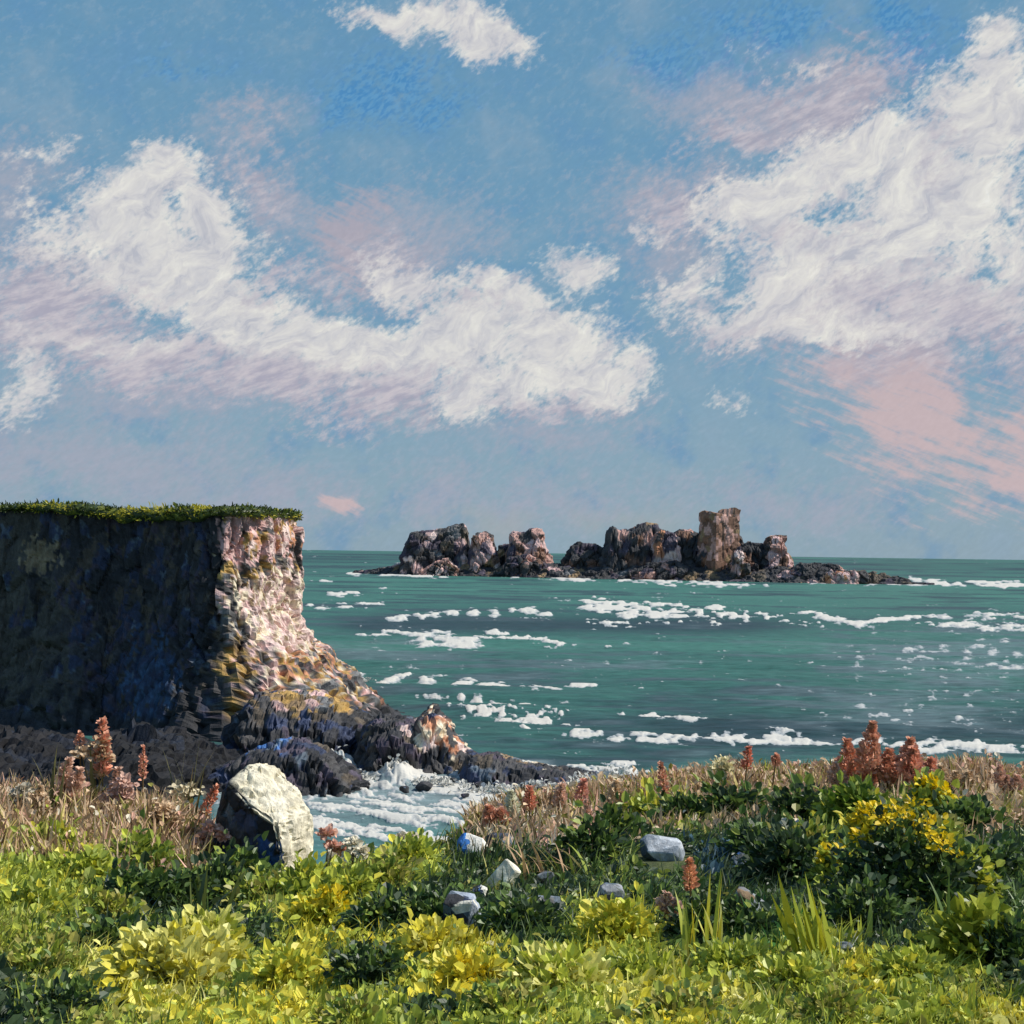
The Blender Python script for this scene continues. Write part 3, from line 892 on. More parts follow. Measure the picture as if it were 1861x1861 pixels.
# ---------------- the island
def build_island():
    D = 800.0
    c0 = P(1110, 1050, D)
    root = empty('rock_island', (c0.x, c0.y, 0), 'jagged dark rock island with a square-topped tower rock, surf round its foot', 'island')
    ROSE = np.array(lin(186, 146, 134)); UMBER = np.array(lin(122, 92, 76))
    dk = [(40, BLACK), (22, DARK), (8, UMBER), (20, PLUM), (3, TAN), (8, ROSE)]
    lt = [(22, DARK), (14, UMBER), (8, TAN), (26, ROSE), (12, PINK), (6, PINK2), (16, PLUM)]
    tw = [(8, np.array(lin(132, 98, 80))), (4, UMBER), (4, ROSE), (3, TAN)]
    kw = dict(size=6.5, amp=1.6, n=(80, 64), base=-4, mat=ROCK_FAR)
    crag('reef', [(610, 1048), (625, 1038), (680, 1034), (720, 1026), (800, 1028), (860, 1022), (930, 1028), (1000, 1024), (1060, 1030), (1150, 1022), (1210, 1030), (1280, 1026), (1350, 1032), (1440, 1028), (1480, 1030), (1530, 1038), (1590, 1047), (1650, 1060), (1672, 1068)],
         790, 56, [(40, BLACK), (22, DARK), (10, PLUM), (12, BROWN), (7, TAN), (4, PINK), (4, GREY)], root, 6.5, 2.4, (360, 64), base=-4, mat=ROCK_FAR, power=1.7, seed=1, skew=-.36)
    def stack(poly, d, dep, tab, sd, **k2):
        a = dict(kw); a.update(k2)
        x0, x1 = poly[0][0], poly[-1][0]
        pl = [(x0 - 14, 1048), (x0 - 4, 1034)] + poly + [(x1 + 4, 1034), (x1 + 14, 1048)]
        d = d - .30 * (P((x0 + x1) / 2, 1040, D).x - c0.x)
        crag('rock_stack', pl, d, dep, tab, root, seed=sd, **a)
    stack([(728, 1015), (738, 990), (748, 968), (762, 964), (790, 962), (815, 957), (826, 953), (842, 950), (848, 958), (852, 990), (856, 1015)], D, 34, [(30, BLACK), (20, DARK), (16, PLUM), (10, BROWN), (10, PINK), (6, GREY), (4, PINK2)], 2)
    stack([(852, 1012), (858, 978), (866, 967), (885, 966), (893, 972), (900, 988), (906, 1010)], D - 4, 26, lt, 3)
    stack([(900, 1015), (908, 990), (926, 988), (932, 990)], D + 4, 24, dk, 31)
    stack([(922, 1010), (926, 972), (934, 964), (955, 966), (962, 960), (980, 961), (988, 978), (992, 998), (1003, 1012)], D, 30, lt, 4)
    stack([(1018, 1018), (1030, 1005), (1040, 990), (1050, 985), (1082, 987), (1092, 996), (1098, 1012)], D, 24, dk, 5)
    stack([(1090, 1012), (1102, 985), (1106, 958), (1114, 954), (1126, 962), (1142, 962), (1158, 954), (1172, 950), (1192, 953), (1200, 966), (1206, 1010)], D, 36, dk, 6, n=(90, 40))
    stack([(1186, 1015), (1192, 966), (1205, 963), (1222, 966), (1230, 975), (1234, 1012)], D - 6, 26, [(10, PINK), (6, PINK2), (8, DARK), (6, PLUM), (4, ORANGE)], 7)
    stack([(1215, 1015), (1222, 968), (1236, 960), (1254, 962), (1268, 968), (1276, 1012)], D, 30, dk, 8)
    stack([(1262, 1020), (1268, 975), (1272, 966), (1340, 966), (1350, 985), (1362, 1020)], D, 32, dk, 9)
    stack([(1342, 1018), (1348, 990), (1362, 984), (1384, 986), (1396, 1000), (1402, 1018)], D - 3, 24, dk, 10)
    stack([(1384, 1020), (1390, 984), (1396, 974), (1412, 973), (1424, 974), (1428, 992), (1434, 1012), (1440, 1022)], D, 26, lt, 11)
    stack([(1440, 1030), (1455, 1022), (1500, 1024), (1520, 1026), (1540, 1038)], D - 14, 20, dk, 12)
    stack([(1540, 1046), (1552, 1036), (1572, 1035), (1582, 1048)], D - 22, 12, [(3, BROWN), (2, DARK)], 13)
    stack([(1515, 1048), (1522, 1038), (1540, 1039), (1548, 1048)], D - 30, 8, [(3, PINK), (1, ORANGE)], 14, size=4, amp=.8)
    stack([(770, 1035), (790, 1018), (815, 1014), (830, 1035)], D - 20, 14, lt, 15, size=4.5)
    stack([(1325, 1040), (1335, 1000), (1346, 990), (1352, 1010), (1366, 1040)], D - 18, 16, lt, 16, size=4.5)
    stack([(1150, 1040), (1180, 1022), (1230, 1016), (1262, 1040)], D - 22, 18, dk, 19, size=4.5)
    stack([(905, 1040), (925, 1012), (960, 1006), (990, 1020), (1004, 1040)], D - 18, 16, dk, 18, size=4.5)
    # the square-topped tower rock: four weathered walls, broken rim
    a, b = P(1273, 966, D), P(1342, 966, D)
    zt = P(1300, 933, D).z
    w = b.x - a.x
    cx, cy = (a.x + b.x) / 2, D - 26
    w = w * cy / D; cx = cx * cy / D; zt = P(1300, 931, cy).z
    ring = 56; rows = 36
    ang = np.linspace(0, 2 * math.pi, ring, endpoint=False) + math.pi / 4 + .5
    sq = 1.0 / np.maximum(np.abs(np.cos(ang - .5)), np.abs(np.sin(ang - .5)))
    hz = np.linspace(-3, zt, rows)
    R, H = np.meshgrid(np.arange(ring), hz, indexing='ij')
    rad = (w * .40) * sq[R] ** .85 * (1.16 - .16 * (H + 3) / (zt + 3)) * (1 + .10 * (fbm(R / 4.0, H / 9, octaves=3) - .5))
    A = ang[R]
    rim = np.where((np.cos(A) > -.05), 1.8, 0.0) + 3.0 * (fbm(R / 3.0, R * 0.0, octaves=2) - .5)
    H = np.where(np.arange(rows)[None] == rows - 1, H + rim, H)
    V = np.stack([cx + np.cos(A) * rad * 1.0, cy + np.sin(A) * rad * .9, H], -1)
    N = np.stack([np.cos(A), np.sin(A), 0 * A], -1)
    V = blockify(V, N, 6.0, .7, (1, 1, 1.3), 2)
    V = np.concatenate([V, V[:1]], 0)
    cap = V[:, -1:, :] * .0 + np.array([cx, cy, zt - .4])
    V = np.concatenate([V, V[:, -1:, :] * .55 + cap * .45 + np.array([0, 0, -.2]), cap], 1)
    Fc = grid_faces(V.shape[0], V.shape[1])
    c = face_centres(V, Fc)
    q = c / 4.2
    f1, f2, cid = cells(q[:, 0], q[:, 1], q[:, 2] * .8)
    col = pick(rnd(cid, 3), tw) * (.8 + .4 * rnd(cid, 4))[:, None]
    mesh_np('tower_rock', V, Fc, ROCK_FAR, root, tint=col, loc=root.location)


build_island()

# ------------------------------------------------------------------ near bank
CREST_D = 20.0
_cr = [(-700, 1440), (-300, 1450), (0, 1478), (150, 1492), (300, 1515), (390, 1552), (470, 1590), (560, 1592), (640, 1580), (700, 1568), (780, 1545), (850, 1515), (930, 1490), (1000, 1474), (1080, 1462), (1150, 1452), (1230, 1440),
       (1300, 1432), (1400, 1424), (1500, 1418), (1600, 1412), (1700, 1412), (1861, 1418), (2200, 1425), (2700, 1430)]
_crp = [P(x, y, CREST_D) for x, y in _cr]
CX = np.array([p.x for p in _crp]); CZ = np.array([p.z for p in _crp])


def ground(x, y):
    x = np.asarray(x, float); y = np.asarray(y, float)
    cz = np.interp(x, CX, CZ)
    t = np.clip(y / CREST_D, -1.5, 1)
    near = 12.72
    z = near + (cz - near) * np.sign(t) * np.abs(t) ** 1.05
    z = z + .28 * (fbm(x / 2.6 + 7, y / 2.6, octaves=3) - .5) * smooth(0, 6, y) + .10 * (fbm(x / .7, y / .7 + 5, octaves=2) - .5)
    over = np.clip(y - CREST_D, 0, None)
    z = z - .30 * over - 0.085 * over ** 2
    return np.maximum(z, -3)


def hit(px, py):
    """where the sight lines at (px, py) meet the bank (arrays); misses come back at the crest"""
    r = rays(px, py)
    r = r / r[:, 1:2]
    ys = np.concatenate([np.linspace(2.6, 20.5, 120)])
    res = np.full(len(r), np.nan)
    prev = None
    for y in ys:
        dz = (EYE.z + r[:, 2] * y) - ground(r[:, 0] * y, np.full(len(r), y))
        if prev is not None:
            m = np.isnan(res) & (dz <= 0) & (prev > 0)
            res[m] = (y - (ys[1] - ys[0]) * (-dz[m]) / (prev[m] - dz[m] + 1e-9))
        prev = dz
    miss = np.isnan(res)
    res[miss] = CREST_D
    x = r[:, 0] * res
    return np.stack([x, res, ground(x, res)], -1), miss


def at(px, py):
    p, m = hit([px], [py])
    return Vector(p[0])


def build_bank():
    xs = np.concatenate([np.linspace(-60, -14, 40)[:-1], np.arange(-14, 14, .14), np.linspace(14, 60, 40)])
    ys = np.concatenate([np.linspace(-30, 2, 24)[:-1], np.arange(2, 24, .14), np.linspace(24, 40, 40)])
    Xg, Yg = np.meshgrid(xs, ys, indexing='ij')
    V = np.stack([Xg, Yg, ground(Xg, Yg)], -1)
    m, g, out = material('bank_soil')
    co = g.n('ShaderNodeTexCoord').outputs['Object']
    n = g.noise(co, 1.2, 6, .6)
    n2 = g.noise(co, 14, 5, .7)
    c = g.ramp(n, [(.3, lin(62, 70, 42)), (.5, lin(84, 92, 48)), (.7, lin(100, 98, 60))])
    c = g.vmath('SCALE', c, scale=g.range(n2, .25, .75, .6, 1.4, smooth=False))
    bp = g.n('ShaderNodeBump'); bp.inputs['Strength'].default_value = .8; bp.inputs['Distance'].default_value = .05
    g.link(n2, bp.inputs['Height'])
    b = principled(g, Roughness=.95)
    g.link(c, b.inputs['Base Color']); g.link(bp.outputs[0], b.inputs['Normal'])
    g.link(b.outputs[0], out.inputs[0])
    o = mesh_np('ground', V, grid_faces(len(xs), len(ys)), m, smooth_shade=True)
    tag(o, 'grassy clifftop bank falling away to the cove', 'ground', kind='structure')


build_bank()

LIME, YELLOW, GOLD, PALE, MID, OLIVE, DEEP, DARKG, STRAW, RUST, SALMON, TANP, BISCUIT, CREAMP, BLUEG = (np.array(lin(*c)) for c in (
    (190, 196, 76), (218, 206, 72), (240, 214, 50), (222, 216, 122), (156, 168, 72), (164, 158, 80), (98, 122, 58), (60, 78, 50),
    (208, 188, 124), (220, 148, 118), (226, 180, 158), (198, 164, 130), (214, 186, 152), (230, 220, 196), (76, 106, 122)))

# colour of the low plants, patch by patch: x, y, rx, ry, [(weight, colour)]
G_PALE = [(5, PALE), (3, YELLOW), (2, LIME)]
G_YEL = [(5, YELLOW), (3, LIME), (1, GOLD), (1, MID)]
G_LIME = [(5, LIME), (3, MID), (2, YELLOW)]
G_MID = [(5, MID), (3, OLIVE), (2, LIME), (3, DEEP)]
G_DEEP = [(5, DEEP), (4, DARKG), (2, MID)]
G_DARK = [(6, DARKG), (3, DEEP), (1, OLIVE)]
G_BLUE = [(4, BLUEG), (4, DARKG), (2, DEEP)]
G_TAN = [(5, TANP), (4, BISCUIT), (2, OLIVE), (1, STRAW), (1, DEEP)]
G_BIS = [(4, BISCUIT), (3, TANP), (2, CREAMP), (2, SALMON), (1, OLIVE)]
PATCHES = [
    (100, 1500, 140, 30, G_TAN), (300, 1490, 120, 30, G_BIS), (350, 1530, 70, 40, G_BIS), (60, 1540, 120, 50, G_LIME), (30, 1600, 90, 60, G_LIME), (180, 1560, 90, 50, G_MID), (250, 1560, 110, 45, G_MID),
    (250, 1610, 80, 60, G_BLUE), (180, 1645, 80, 30, G_DARK), (340, 1620, 110, 60, G_DARK), (40, 1840, 90, 40, G_DARK), (690, 1665, 80, 30, G_DARK), (400, 1580, 70, 40, G_DARK), (90, 1640, 90, 40, G_LIME), (60, 1690, 120, 40, G_MID), (70, 1760, 90, 60, G_MID), (20, 1800, 50, 60, G_DARK),
    (300, 1760, 150, 50, G_PALE), (360, 1740, 90, 60, G_PALE), (230, 1800, 110, 40, G_PALE), (120, 1830, 120, 40, G_MID), (470, 1740, 80, 40, G_LIME), (470, 1850, 120, 40, G_YEL), (520, 1780, 80, 50, G_YEL), (420, 1800, 60, 30, G_MID),
    (480, 1620, 90, 40, G_MID), (560, 1640, 70, 40, G_LIME), (570, 1690, 80, 50, G_YEL), (600, 1660, 60, 40, G_YEL), (640, 1620, 60, 40, G_LIME), (650, 1700, 60, 40, G_YEL), (590, 1600, 60, 40, G_LIME), (450, 1690, 90, 40, G_DEEP), (330, 1690, 90, 40, G_DEEP),
    (700, 1600, 80, 40, G_MID), (760, 1570, 70, 30, G_LIME), (720, 1640, 70, 40, G_DEEP), (800, 1620, 80, 60, G_DARK), (860, 1680, 100, 40, G_DARK), (960, 1680, 120, 40, G_DEEP), (650, 1780, 90, 50, G_DEEP), (640, 1840, 80, 40, G_LIME),
    (770, 1730, 90, 30, G_YEL), (850, 1725, 70, 25, G_YEL), (860, 1780, 70, 45, G_YEL), (760, 1800, 60, 40, G_YEL), (800, 1820, 90, 30, G_DARK), (900, 1760, 60, 30, G_DARK), (900, 1830, 130, 30, G_LIME), (1000, 1770, 110, 45, G_PALE), (1060, 1800, 90, 50, G_LIME),
    (1000, 1840, 90, 30, G_LIME), (1120, 1690, 70, 50, G_YEL), (1060, 1670, 60, 40, G_LIME), (1140, 1740, 90, 50, G_LIME), (1180, 1800, 90, 60, G_PALE), (1230, 1840, 90, 40, G_YEL),
    (860, 1560, 80, 40, G_DARK), (960, 1560, 110, 50, G_DARK), (1000, 1500, 110, 28, G_BIS), (1100, 1500, 110, 32, G_TAN), (1180, 1480, 80, 30, G_MID), (1230, 1460, 60, 24, G_LIME), (1100, 1580, 100, 50, G_DEEP), (1000, 1620, 90, 50, G_DARK),
    (1200, 1580, 90, 50, G_DEEP), (1300, 1460, 90, 28, G_TAN), (1450, 1445, 140, 28, G_TAN), (1600, 1440, 120, 28, G_TAN), (1780, 1440, 120, 34, G_TAN), (1800, 1490, 90, 30, [(5, TANP), (3, OLIVE), (3, DARKG)]), (1350, 1500, 90, 30, G_DARK), (1320, 1550, 90, 50, G_BLUE),
    (1400, 1590, 110, 50, G_DARK), (1480, 1520, 80, 40, G_DEEP), (1540, 1480, 90, 34, G_LIME), (1590, 1520, 80, 40, G_YEL), (1650, 1500, 60, 40, G_LIME), (1700, 1530, 80, 40, G_MID), (1560, 1580, 90, 40, G_YEL), (1640, 1570, 70, 40, G_DEEP),
    (1560, 1650, 120, 60, G_DARK), (1680, 1620, 100, 60, G_DARK), (1780, 1560, 90, 60, G_DEEP), (1760, 1620, 60, 80, G_LIME), (1830, 1600, 50, 80, G_DEEP), (1400, 1690, 90, 40, [(5, DEEP), (3, np.array(lin(60, 110, 44))), (2, MID)]), (1300, 1700, 90, 50, G_DEEP), (1480, 1700, 70, 60, G_LIME),
    (1620, 1700, 100, 40, G_DARK), (1720, 1690, 50, 60, G_LIME), (1780, 1720, 60, 60, G_LIME), (1830, 1740, 40, 70, G_DARK), (1350, 1770, 120, 40, G_LIME), (1450, 1790, 110, 50, G_MID), (1560, 1780, 80, 40, G_YEL), (1680, 1760, 80, 40, G_LIME), (1760, 1790, 80, 30, G_MID),
    (1300, 1830, 120, 40, G_PALE), (1420, 1850, 120, 30, G_LIME), (1560, 1840, 110, 40, G_LIME), (1700, 1850, 120, 30, G_LIME), (1820, 1840, 80, 40, G_PALE), (1640, 1800, 70, 30, G_LIME)]


def plant_colour(px, py, jx=None):
    """colour of a leaf that grows where the patches say"""
    n = len(px)
    wx = px + 46 * (fbm(px / 60, py / 60, octaves=3) - .5) * 2 + rng.normal(0, 10, n)
    wy = py + 34 * (fbm(px / 60 + 40, py / 60, octaves=3) - .5) * 2 + rng.normal(0, 7, n)
    best = np.full(n, .9 ** 2 * 2.2); idx = np.full(n, -1)
    for i, (x, y, rx, ry, tb) in enumerate(PATCHES):
        d = ((wx - x) / rx) ** 2 + ((wy - y) / ry) ** 2
        m = d < best
        best[m] = d[m]; idx[m] = i
    col = pick(rng.random(n), G_MID)
    for i, p in enumerate(PATCHES):
        m = idx == i
        k = int(m.sum())
        if k:
            # neighbouring leaves of a plant look alike
            r = np.clip(.65 * fbm(px[m] / 22 + i, py[m] / 16, octaves=2) + .35 * rng.random(k), 0, 1)
            r = (r - .2) / .6
            col[m] = pick(np.clip(r, 0, 1), p[4])
    return col * rng.uniform(.78, 1.25, (n, 1))


CLEAR = [(856, 1552, 52), (912, 1606, 60), (836, 1680, 90), (872, 1632, 40), (985, 1668, 84), (990, 1606, 46), (1204, 1560, 96), (1366, 1655, 88), (1442, 1506, 60), (1472, 1580, 36), (1345, 1575, 44),
         (1080, 1548, 54), (1110, 1640, 50), (610, 1560, 46), (755, 1722, 44), (490, 1600, 190), (770, 1545, 70), (908, 1540, 60)]


def off_stones(p):
    ok = np.ones(len(p), bool)
    for x, y, w in CLEAR:
        b = at(x, y) if x != 490 else P(490, 1614, 18.4)
        u = b.y / F
        ok &= ~((np.abs(p[:, 0] - b.x) < .56 * w * u) & (p[:, 1] < b.y + .4 * w * u) & (p[:, 1] > b.y - max(.7 * w * u, .05 * b.y)))
    return ok


def build_spray():
    """torn white water where waves break on the rocks"""
    V, Fs, Cs, tot = [], [], [], 0
    for x, y, w, hgt, n in ((1110, 1430, 70, 1.0, 900), (1060, 1430, 36, .6, 320), (1165, 1428, 30, .5, 260), (612, 1400, 36, .9, 420), (722, 1410, 34, .9, 420), (655, 1418, 40, .4, 200), (790, 1425, 60, .35, 260), (900, 1436, 60, .3, 200), (980, 1430, 50, .3, 160), (655, 1238, 24, .5, 120)):
        b = onsea(x, y)
        u = b.y / F
        a = rng.normal(0, .5, n)
        pos = np.stack([b.x + a * w * u, b.y + rng.normal(0, .35, n) - .3, np.abs(rng.normal(0, .5, n)) * hgt * np.exp(-a * a * 1.5) + .05], -1)
        L = rng.uniform(.10, .34, n)
        v, f, cl = leaves(pos, rng.normal(0, .6, (n, 3)) + np.array([.5 * np.sign(a.mean()), 0, .4]), L, L * .7, np.tile(np.array(lin(214, 212, 204)), (n, 1)) * rng.uniform(.75, 1.1, (n, 1)))
        V.append(v); Fs.append(f + tot); Cs.append(cl); tot += len(v)
    o = mesh_np('spray', np.concatenate(V), np.concatenate(Fs), DRY, tint=np.concatenate(Cs))
    tag(o, 'white spray thrown up where waves meet the low rocks', 'spray', kind='stuff')


build_spray()


def build_cover():
    # leafy ground cover
    n = 108000
    px = rng.uniform(-620, 2620, n); py = rng.uniform(1405, 1990, n)
    p, miss = hit(px, py)
    ok = ~miss & off_stones(p)
    p, px, py = p[ok], px[ok], py[ok]
    n = len(p)
    mound = fbm(px / 70 + 3, py / 45, octaves=3)
    u = p[:, 1] / F
    hgt = np.clip((mound - .3) * 1.2, 0, 1) * rng.random(n) ** .6 * 34 * u
    pos = p + np.stack([rng.normal(0, 5, n) * u, rng.normal(0, .05, n), hgt], -1)
    ax = rng.normal(0, .85, (n, 3)) * np.array([1, 1, .6]) + np.array([.1, -.1, .35])
    L = rng.uniform(7, 20, n) * u * (1 + .35 * smooth(1650, 1850, py)) * rng.choice([.7, 1.0, 1.35], n)
    Wd = L * rng.uniform(.42, .85, n)
    col = plant_colour(px, py - hgt / u)
    v, f, cl = leaves(pos, ax, L, Wd, col)
    o = mesh_np('ground_cover', v, f, LEAF, tint=cl)
    tag(o, 'low leafy plants in yellow and green covering the near bank', 'ground cover', kind='stuff')
    # fine grass between
    n = 56000
    px = rng.uniform(-620, 2620, n); py = rng.uniform(1410, 1990, n)
    p, miss = hit(px, py)
    ok = ~miss & off_stones(p)
    p, px, py = p[ok], px[ok], py[ok]
    n = len(p); u = p[:, 1] / F
    lean = rng.normal(0, .38, (n, 3)) + np.array([.25, 0, 0])
    H = rng.uniform(18, 52, n) * u
    col = plant_colour(px, py - 15) * rng.uniform(.8, 1.15, (n, 1))
    v, f, cl = blades(p - np.array([0, 0, .01]), lean, H, rng.uniform(2.2, 5.2, n) * u, col)
    o = mesh_np('grass', v, f, LEAF, tint=cl)
    tag(o, 'fine green grass growing between the leaves on the bank', 'grass', kind='stuff')
    # dry grass along the crest
    px = np.concatenate([rng.uniform(1180, 2700, 22000), rng.uniform(-620, 400, 17000), rng.uniform(860, 1250, 5000)])
    n = len(px)
    cz = np.interp((px - 930.5) / F * CREST_D, CX, CZ)
    y = np.where(rng.random(n) < np.where(px > 400, .90, .72), rng.uniform(18.3, 20.6, n), rng.uniform(14.5, 18.3, n))
    x = (px - 930.5) / F * y
    p = np.stack([x, y, ground(x, y)], -1)
    u = y / F
    tall = np.where(px < 400, 1.2, np.where(px > 1180, .74, .85)) * (.55 + .9 * fbm(px / 40, y, octaves=3))
    H = rng.uniform(18, 62, n) * u * tall
    cpal = pick(rng.random(n), [(5, TANP), (4, BISCUIT), (2, STRAW), (2, OLIVE), (1, SALMON), (2, np.array(lin(110, 88, 62)))])
    v, f, cl = blades(p, rng.normal(0, .3, (n, 3)) + np.array([-.05, 0, 0]), H, rng.uniform(3.5, 9, n) * u, cpal * rng.uniform(.75, 1.2, (n, 1)))
    o = mesh_np('dry_grass', v, f, DRY, tint=cl)
    tag(o, 'tan dry grass standing along the rim of the bank', 'grass', kind='stuff')
    # seed heads and dead leaves in it
    n = 9000
    k = rng.integers(0, len(p), n)
    pos = p[k] + np.stack([rng.normal(0, .02, n), rng.normal(0, .02, n), H[k] * rng.uniform(.25, 1.0, n)], -1)
    cpal = pick(rng.random(n), [(5, TANP), (6, BISCUIT), (2, CREAMP), (2, SALMON), (2, OLIVE)])
    uu = u[k]
    v, f, cl = leaves(pos, rng.normal(0, .6, (n, 3)) + np.array([0, 0, .6]), rng.uniform(7, 18, n) * uu, rng.uniform(5, 12, n) * uu, cpal * rng.uniform(.8, 1.15, (n, 1)))
    o = mesh_np('seed_heads', v, f, DRY, tint=cl)
    tag(o, 'biscuit-coloured seed heads in the dry grass along the rim', 'seed heads', kind='stuff')


build_cover()


# ------------------------------------------------------------------ bushes
def tube(pts, r0, r1, sides=5):
    pts = np.asarray(pts, float)
    n = len(pts)
    V = []
    for i in range(n):
        d = pts[min(i + 1, n - 1)] - pts[max(i - 1, 0)]
        d /= np.linalg.norm(d) + 1e-9
        a = np.cross(d, [0.3, 1, 0.2]); a /= np.linalg.norm(a) + 1e-9
        b = np.cross(d, a)
        r = r0 + (r1 - r0) * i / (n - 1)
        for k in range(sides):
            t = 2 * math.pi * k / sides
            V.append(pts[i] + r * (a * math.cos(t) + b * math.sin(t)))
    Fc = []
    for i in range(n - 1):
        for k in range(sides):
            Fc.append([i * sides + k, i * sides + (k + 1) % sides, (i + 1) * sides + (k + 1) % sides, (i + 1) * sides + k])
    return np.array(V), np.array(Fc)


LANDMARKS = [('tall angular boulder', 490, 1560), ('wide pale mound', 320, 1790), ('bright yellow bush', 590, 1690), ('square cream stone', 912, 1600), ('blue-black rock', 836, 1670),
             ('slate-blue stone', 1204, 1550), ('slanting grey slab', 1366, 1650), ('yellow-green leaf fan', 1480, 1700), ('tall upright stems', 1270, 1680), ('salmon plume clump', 1600, 1400),
             ('largest blossoming bush', 1600, 1560), ('smooth-leaved lime bush', 1770, 1740), ('flat yellow cushion', 790, 1735), ('hollow yellow bush', 1120, 1710), ('long pale bush', 1020, 1800),
             ('tallest rust spike', 186, 1440), ('white slab', 1442, 1500), ('bluish hollow', 250, 1610), ('pointed lime bush', 1762, 1610)]
_used = set()


def whereabouts(what, px, py):
    def side(l):
        dx, dy = px - l[1], (py - l[2]) * 1.6
        if abs(dx) > abs(dy):
            return ('left of the ' if dx < 0 else 'right of the ') + l[0]
        return ('behind the ' if dy < 0 else 'before the ') + l[0]
    near = sorted(LANDMARKS, key=lambda l: math.hypot(px - l[1], (py - l[2]) * 1.6))
    for a, b in ((0, 1), (0, 2), (1, 2), (0, 3), (1, 3), (2, 3)):
        t = what + ' ' + side(near[a]) + ', ' + side(near[b])
        if t not in _used and len(t.replace('-', ' ').split()) <= 16:
            break
    _used.add(t)
    return t


def bush(px, py, rpx, hpx, table, label, group, name='leafy_bush', n=420, flowers=None, leaf=(12, 26)):
    n = int(n * 1.9)
    leaf = (leaf[0] * .62, leaf[1] * .9)
    base = at(px, py)
    u = base.y / F
    R, Hh = rpx * u, hpx * u
    root = empty(name, base, label, 'bush', group)
    # sprigs, each a clump of leaves
    ns = max(12, int(n / 20))
    th = rng.uniform(0, 2 * math.pi, ns); rr = np.sqrt(rng.random(ns)) * R
    hz = Hh * np.sqrt(np.clip(1 - (rr / R) ** 2, .05, 1)) * rng.uniform(.35, 1.22, ns)
    C = np.stack([rr * np.cos(th), rr * np.sin(th) * .8, hz], -1)
    k = rng.integers(0, ns, n)
    off = rng.normal(0, 1, (n, 3)) * np.array([10, 10, 12]) * u * rng.uniform(.5, 1.6, (n, 1))
    pos = C[k] * rng.uniform(.55, 1.05, (n, 1)) + off
    pos[:, 2] = np.abs(pos[:, 2])
    ax = off / (np.linalg.norm(off, axis=1, keepdims=True) + 1e-9) + C[k] / (np.linalg.norm(C[k], axis=1, keepdims=True) + 1e-9) * .6 + np.array([0, 0, .15]) + rng.normal(0, .55, (n, 3))
    L = rng.uniform(*leaf, n) * u
    cidx = rng.random(ns)
    col = pick(np.clip(cidx[k] * .6 + rng.random(n) * .4, 0, 1), table) * rng.uniform(.8, 1.2, (n, 1))
    v, f, cl = leaves(pos, ax, L, L * rng.uniform(.45, .85, n), col)
    o = mesh_np('foliage', v, f, LEAF, root, tint=cl)
    o['kind'] = 'stuff'
    VS, FS = [], []
    tot = 0
    for i in range(min(ns, 9)):
        e = C[i]
        m = e * .5 + np.array([rng.normal(0, .1) * R, 0, .1 * Hh])
        vv, ff = tube([(0, 0, -.04), m, e], 2.2 * u, 1.0 * u, 4)
        VS.append(vv); FS.append(ff + tot); tot += len(vv)
    FS = np.concatenate(FS)
    mesh_np('stem', np.concatenate(VS), FS, LEAF, root, tint=np.tile(np.array(lin(70, 62, 36)), (len(FS), 1)))
    if flowers:
        nf, fcol = flowers
        top = np.argsort(-C[:, 2] + rng.normal(0, .2, ns) * Hh)[:nf]
        for i in top:
            m = 16
            off = rng.normal(0, 1, (m, 3)) * np.array([8, 8, 6]) * u
            pos = C[i] + off + np.array([0, -4 * u, 9 * u])
            Lf = rng.uniform(9, 16, m) * u
            v, f, cl = leaves(pos, off + rng.normal(0, 3 * u, (m, 3)) + np.array([0, 0, 4 * u]), Lf, Lf * .8, np.tile(fcol, (m, 1)) * rng.uniform(.8, 1.15, (m, 1)))
            mesh_np('blossom', v, f, LEAF, root, tint=cl)
    return root


